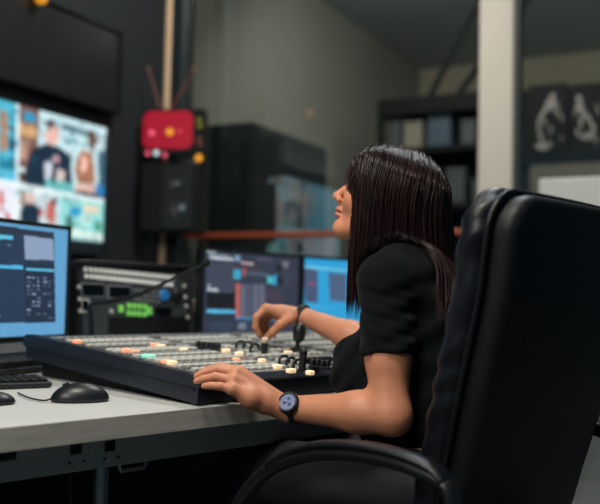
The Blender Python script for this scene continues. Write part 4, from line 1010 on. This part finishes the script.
# nails
for Hd, mm in ((LEFT_HAND, 'nail_dark'), (RIGHT_HAND, 'nail')):
    for ch, rr in Hd['fingers']+[Hd['thumb']]:
        a, b_ = ch[2], ch[3]; dv = (b_-a).normalized(); upv = Vector((0, 0, 1)) if Hd is LEFT_HAND else Vector((-.6, -.5, .2)); upv = (upv-dv*upv.dot(dv)).normalized(); sd = dv.cross(upv)
        q = MB(); c_ = b_+upv*rr[3]*(.80 if Hd is LEFT_HAND else .6)+dv*(.0075 if Hd is LEFT_HAND else .005); q.add([c_-dv*.006+sd*.0045+upv*.0006, c_-dv*.006-sd*.0045+upv*.0006, c_+dv*.006-sd*.0035, c_+dv*.006+sd*.0035, c_-dv*.006+upv*.0022, c_+dv*.007+upv*.0006, c_-dv*.006-upv*.002, c_+dv*.006-upv*.002],
            [(0, 4, 5, 3), (4, 1, 2, 5), (0, 3, 7, 6), (1, 6, 7, 2), (0, 6, 1, 4), (3, 5, 2, 7)]); q.build('fingernail', M[mm], woman, 60)
# t-shirt
def tee_sdf(p):
    d = torso_sdf(p, .010)
    d = smin(d, cap(p, A_(SHC+Vector((.01, 0, -.02))), A_(SHC+Vector((.0, 0, .02))), .070, .058), .04)
    sh = cap(p, A_(SHC-TRt*.09), A_(LS), .056, .052)
    sl = smin(sh, cap(p, A_(LS), A_(LS.lerp(LE, .60)), .0505, .0485), .015)
    sl = smin(sl, cap(p, A_(LS.lerp(LE, .35)), A_(LS.lerp(LE, .7)), .044, .051), .01)
    sr = smin(cap(p, A_(SHC+TRt*.09), A_(RS), .056, .052), cap(p, A_(RS), A_(RS.lerp(RE, .7)), .052, .052), .015)
    q = p-A_(LS); hl = A_((LE-LS).normalized()); t_ = q @ hl
    w_ = np.clip(t_/.05+.3, 0, 1)
    sl = sl+w_*(.0020*np.sin(t_*150+(q @ A_(LT))*60+2*np.sin(q @ A_(FV)*40))+.0011*np.sin(t_*310+(q @ A_(FV))*120))
    sl = np.maximum(sl, (p-A_(LS.lerp(LE, .575))) @ hl)
    sr = np.maximum(sr, (p-A_(RS.lerp(RE, .58))) @ A_((RE-RS).normalized()))
    d = d+.0030*np.sin(p[:, 2]*46+p[:, 0]*30+2*np.sin(p[:, 1]*21+p[:, 2]*9))+.0022*np.sin(p[:, 2]*98-p[:, 0]*66+p[:, 1]*40+2.*np.sin(p[:, 0]*31))
    d = smin(d, sl, .034); d = smin(d, sr, .020)
    return np.maximum(d, .55-p[:, 2])
tee = snet(tee_sdf, (-.02, 1.47, .54), (.50, 2.12, 1.10), .0055)
mesh_obj('t_shirt', [tee], [M['tee']], woman)
# hem bands of the near sleeve
hc = LS.lerp(LE, .55); hd = (LE-LS).normalized()
jeans = snet(lambda p: np.maximum(legs_sdf(p)-.008+.002*np.sin(p[:, 2]*70+p[:, 0]*45+p[:, 1]*38), np.maximum(.10-p[:, 2], p[:, 2]-.665)), (-.22, 1.42, .06), (.55, 2.36, .70), .009)
mesh_obj('jeans', [jeans], [M['jeans']], woman)
for an in (AL, AR):
    sh = snet(lambda p: cap(p, A_(an)+A_(FV)*(-.03)+np.array([0, 0, -.045]), A_(an)+A_(FV)*.14+np.array([0, 0, -.055]), .046, .036), A_(an)-np.array([.24, .1, .14]), A_(an)+np.array([.10, .24, .06]), .008)
    mesh_obj('shoe', [sh], [M['matte']], woman)
# hair: scalp volume + strands
def cranq(p): return (p-A_(HC)) @ Bh.T/HS
def hx(p): return (p-A_(HC)) @ A_(HF0)
CC = np.array([-.020, 0, .033]); CR3 = np.array([.103, .085, .087])
def hairhead(p):
    q = cranq(p); return smin(ell(q, CC, CR3), ell(q, (.036, 0, .048), (.059, .062, .057)), .02)*HS
def obstacle(p):
    d = hairhead(p); m_ = p[:, 2] < 1.10
    if m_.any():
        x = d[m_]; pm = p[m_]; x = np.minimum(x, smin(torso_sdf(pm, .012), arms_sdf(pm, .015), .03)); x = np.minimum(x, neck_sdf(pm)-.004); d[m_] = x
    return d
def grad(f, p, e=.002):
    g = np.zeros_like(p)
    for i in range(3): dp = np.zeros(3); dp[i] = e; g[:, i] = f(p+dp)-f(p-dp)
    return g/(np.linalg.norm(g, axis=1)[:, None]+1e-9)
NS = 9000
u_ = rng.normal(size=(NS*5, 3)); u_ /= np.linalg.norm(u_, axis=1)[:, None]
# keep scalp region: behind the hairline, above the nape
ok = (u_[:, 2] > -.15-.5*np.clip(-u_[:, 0], 0, 1)) & ((u_[:, 0] < .66) | (u_[:, 2] > .34)) & (u_[:, 0] < .93) & ~((u_[:, 0] > .40) & (u_[:, 2] < .10))
u_ = u_[ok][:NS]; NS = len(u_)
loc = CC+u_*CR3*.985
p = A_(HC)+loc*HS @ Bh
off = rng.uniform(.0, .020, NS)                   # layer offset
pth = [p.copy()]; STEP = .0125; zend = rng.uniform(.905, .950, NS); dead = np.full(NS, 999)
vel = np.zeros_like(p); vel[:, 2] = -1
left = -A_(HR); fw = A_(HFw)
hroot = hx(p); htar = np.interp(hroot, [-.12, -.06, 0, .03, .06], [-.135, -.066, .012, .052, .080])+rng.uniform(-.005, .005, NS); htar = np.minimum(htar, .078+.004*rng.random(NS))
part_side = np.sign(loc[:, 1]+rng.normal(0, .003, NS)); part_side[part_side == 0] = 1
wav = rng.uniform(0, 6.28, NS)
for it in range(44):
    q = cranq(p); d = np.zeros_like(p); d[:, 2] = -1
    ctop = np.clip((q[:, 2]-.06)/.05, 0, 1)
    d += left*(part_side*1.6*ctop)[:, None]; d -= fw*(.25*ctop)[:, None]
    d -= fw*(np.clip((hx(p)-.070-.10*np.clip(p[:, 2]-HC.z-.055, 0, .1))/.012, 0, 1.5)*1.1)[:, None]*(1-ctop*.6)[:, None]
    d += fw*(np.clip((htar+np.clip((HC.z-p[:, 2])/.15, 0, 1.4)*np.interp(hroot, [-.07, -.02, .0, .04], [-.022, -.004, 0, .012])-hx(p))*16, -1.2, .8)*np.clip(1.2-ctop, 0, 1))[:, None]
    d += left*(np.sin(wav+it*.35)*.05)[:, None]+fw*(np.cos(wav*1.7+it*.3)*.03)[:, None]
    d /= np.linalg.norm(d, axis=1)[:, None]; vel = vel*.35+d*.65 if it else d
    vel /= np.linalg.norm(vel, axis=1)[:, None]
    run = (p[:, 2] > zend) & (it < dead)
    pn = p+vel*STEP*run[:, None]
    lay = .001+off*np.clip((it+1)/5, 0, 1)
    dd = obstacle(pn); hit = (dd < lay) & (hairhead(pn) > .02) & (hx(pn) < .05) & (hx(pn) > -.085) & (dead == 999); dead[hit] = it+rng.integers(0, 4, hit.sum())
    g = grad(obstacle, pn); push = np.clip(lay-dd, 0, .03)
    # keep hair gathered near the skull column instead of resting wide on the shoulder
    pn = pn+g*push[:, None]*run[:, None]
    p = pn; pth.append(p.copy())
pth = np.stack(pth, 1)                            # NS,K,3
K = pth.shape[1]
alive = pth[:, :, 2]
verts = []; faces = []; base_i = 0
wd = rng.uniform(.0006, .0012, NS)
tang = np.gradient(pth, axis=1); tang /= np.linalg.norm(tang, axis=2)[..., None]+1e-9
cvec = pth-A_(HC)-np.array([0, 0, -.1]); cvec[..., 2] = 0
sidev = np.cross(tang, cvec); sidev /= np.linalg.norm(sidev, axis=2)[..., None]+1e-9
nv = np.cross(sidev, tang)
tt = np.linspace(0, 1, K); nlast = (np.linalg.norm(np.diff(pth, axis=1), axis=2) > 1e-5).sum(1)
tri = [(1, 0), (-.5, .87), (-.5, -.87)]
Vs = np.zeros((NS, K, 3, 3))
taper = np.clip((nlast[:, None]-np.arange(K)[None])/6, .12, 1)
for j, (a, b_) in enumerate(tri): Vs[:, :, j] = pth+(sidev*b_+nv*a*.7)*(wd[:, None]*taper)[..., None]
fl = []
vi = np.arange(NS*K*3).reshape(NS, K, 3)
for j in range(3):
    f_ = np.stack([vi[:, :-1, j], vi[:, :-1, (j+1) % 3], vi[:, 1:, (j+1) % 3], vi[:, 1:, j]], -1)
    m_ = np.arange(K-1)[None] < nlast[:, None]; fl.append(f_[m_])
strands = (Vs.reshape(-1, 3), np.concatenate(fl))
def hairvol(p):
    q = cranq(p); d = smin(ell(q, CC, CR3*1.015), ell(q, (.036, 0, .048), (.060, .063, .058)), .02)
    c2_ = ell(p, A_(HC)+A_(HF0)*(-.015)+np.array([0, 0, -.085]), (.088, .070, .135), np.array([list(HF0), list(-HR), [0, 0, 1]]))
    d = smin(d, c2_, .03)
    return np.maximum(d*HS, hx(p)-.080)
hv = snet(hairvol, A_(HC)-np.array([.16, .14, .25]), A_(HC)+np.array([.18, .14, .16]), .005)
mesh_obj('hair', [hv, strands], [M['hair']], woman)

# watch and bracelet
def band(c_, ax, r, w_, th_, name, m, par, el=1.15):
    ax = Vector(ax).normalized(); q = MB(); n = 32; prof = [(r, -w_/2), (r+th_, -w_/2), (r+th_, w_/2), (r, w_/2)]
    k = ax.to_track_quat('Z', 'Y').to_matrix(); vs = []; fs = []
    for rr, h_ in prof:
        for i in range(n): a_ = 2*math.pi*i/n; vs.append(Vector(c_)+k @ Vector((rr*math.cos(a_), rr*math.sin(a_), h_)))
    for j in range(4):
        for i in range(n): fs.append((j*n+i, j*n+(i+1) % n, ((j+1) % 4)*n+(i+1) % n, ((j+1) % 4)*n+i))
    q.add(vs, fs); return q.build(name, m, par, 40)
wa = (LW-LE).normalized(); wc = P(294, 408.5, 1.655)
wc = LE+(LW-LE)*((wc-LE).dot(LW-LE)/(LW-LE).length_squared)
tocam = (Vector((0, 0, CAMZ))-wc).normalized(); fn = (tocam+Vector((0, 0, .35))-wa*(tocam.dot(wa)*.8)); fn = (fn-wa*fn.dot(wa)).normalized()
t = thing('wristwatch', wc, 'round wristwatch with black strap and silver-blue dial on the near wrist', 'watch')
band(wc, wa, .0262, .017, .003, 'strap', M['black'], t)
cp_ = wc+fn*.0275
q = MB(); q.lathe([(.019, -.003), (.0215, 0), (.0215, .005), (.0195, .008), (.0162, .008), (.0162, .006)], cp_, fn, 32); q.build('case', M['black'], t, 35)
q = MB(); q.lathe([(.0162, .0055), (.0162, .0065)], cp_, fn, 32); dl = q.build('dial', M['dial'], t, 35)
sx = fn.cross(wa).normalized()
for a_, l_ in ((.6, .008), (2.4, .011)):
    dv = wa*math.cos(a_)+sx*math.sin(a_); q = MB(); q.tube([cp_+fn*.0072, cp_+fn*.0072+dv*l_], .0005, 6); q.build('watch_hand', M['lcd'], dl)
for k in range(3):
    a_ = 2.1*k+.3; dv = (wa*math.cos(a_)+sx*math.sin(a_))*.0068; q = MB(); q.lathe([(.0034, .0066), (.0034, .0069), (.0026, .0069)], cp_+dv, fn, 16); q.build('subdial', M['subdial'], dl, 35)
q = MB(); q.lathe([(.0025, 0), (.0025, .004)], cp_+fn*.003+wa*.0185, wa, 10); q.build('crown', M['black'], t, 35)
t = thing('bracelet', RW, 'plain black band on the far wrist above the console', 'bracelet')
ra = (RW-RE).normalized(); rc_ = P(298, 315.5, 2.19)
band(RW+ra*.004, ra, .0252, .014, .005, 'band', M['matte'], t)

# =================================================================== LIGHT
def area(name, loc, target, size, power, col, sy=None):
    l = bpy.data.lights.new(name, 'AREA'); l.energy = power; l.color = col; l.size = size
    if sy: l.shape = 'RECTANGLE'; l.size_y = sy
    o = bpy.data.objects.new(name, l); COL.objects.link(o); o.location = loc
    o.rotation_euler = (Vector(target)-Vector(loc)).to_track_quat('-Z', 'Y').to_euler(); return o
area('unseen_lamp', (-.35, 1.0, 2.6), (.05, 1.9, .8), .45, 30, (1, .93, .84))
area('unseen_lamp', (-1.25, -.2, 2.3), (0, 1.8, .75), .6, 29, (1, .94, .86))  # fill lamp added on the camera side, mainly for the desk edge
area('unseen_lamp', (.7, 3.1, 3.55), (.0, 2.2, .8), .4, 40, (.88, .95, 1))
area('unseen_lamp', (-.15, 3.8, 3.57), (.6, 5.2, 1.4), .3, 30, (1, .93, .84))  # added to brighten the pillar, no fitting is seen there
area('unseen_lamp', BR(1.4, .8, 3.4), BR(1.6, 3.2, 1.2), 1.0, 56, (1, .95, .86))  # unseen source put in to lift the grey back-room wall
area('unseen_lamp', BR(3.2, .9, 3.4), BR(3.4, 2.6, 1.9), 1.0, 36, (1, .96, .88))  # extra out-of-view lamp added to light the display board and posters
area('unseen_lamp', (-.3, 4.3, 3.57), (-.9, 5.6, 1.4), .3, 26, (1, .9, .78))  # aimed at the mullion, added only to make it brighter
w = bpy.data.worlds.new('world'); SC.world = w; w.use_nodes = True
w.node_tree.nodes['Background'].inputs[0].default_value = (.03, .075, .10, 1); w.node_tree.nodes['Background'].inputs[1].default_value = .9
SC.view_settings.view_transform = 'Standard'; SC.view_settings.look = 'None'; SC.view_settings.gamma = 1; SC.view_settings.exposure = 0
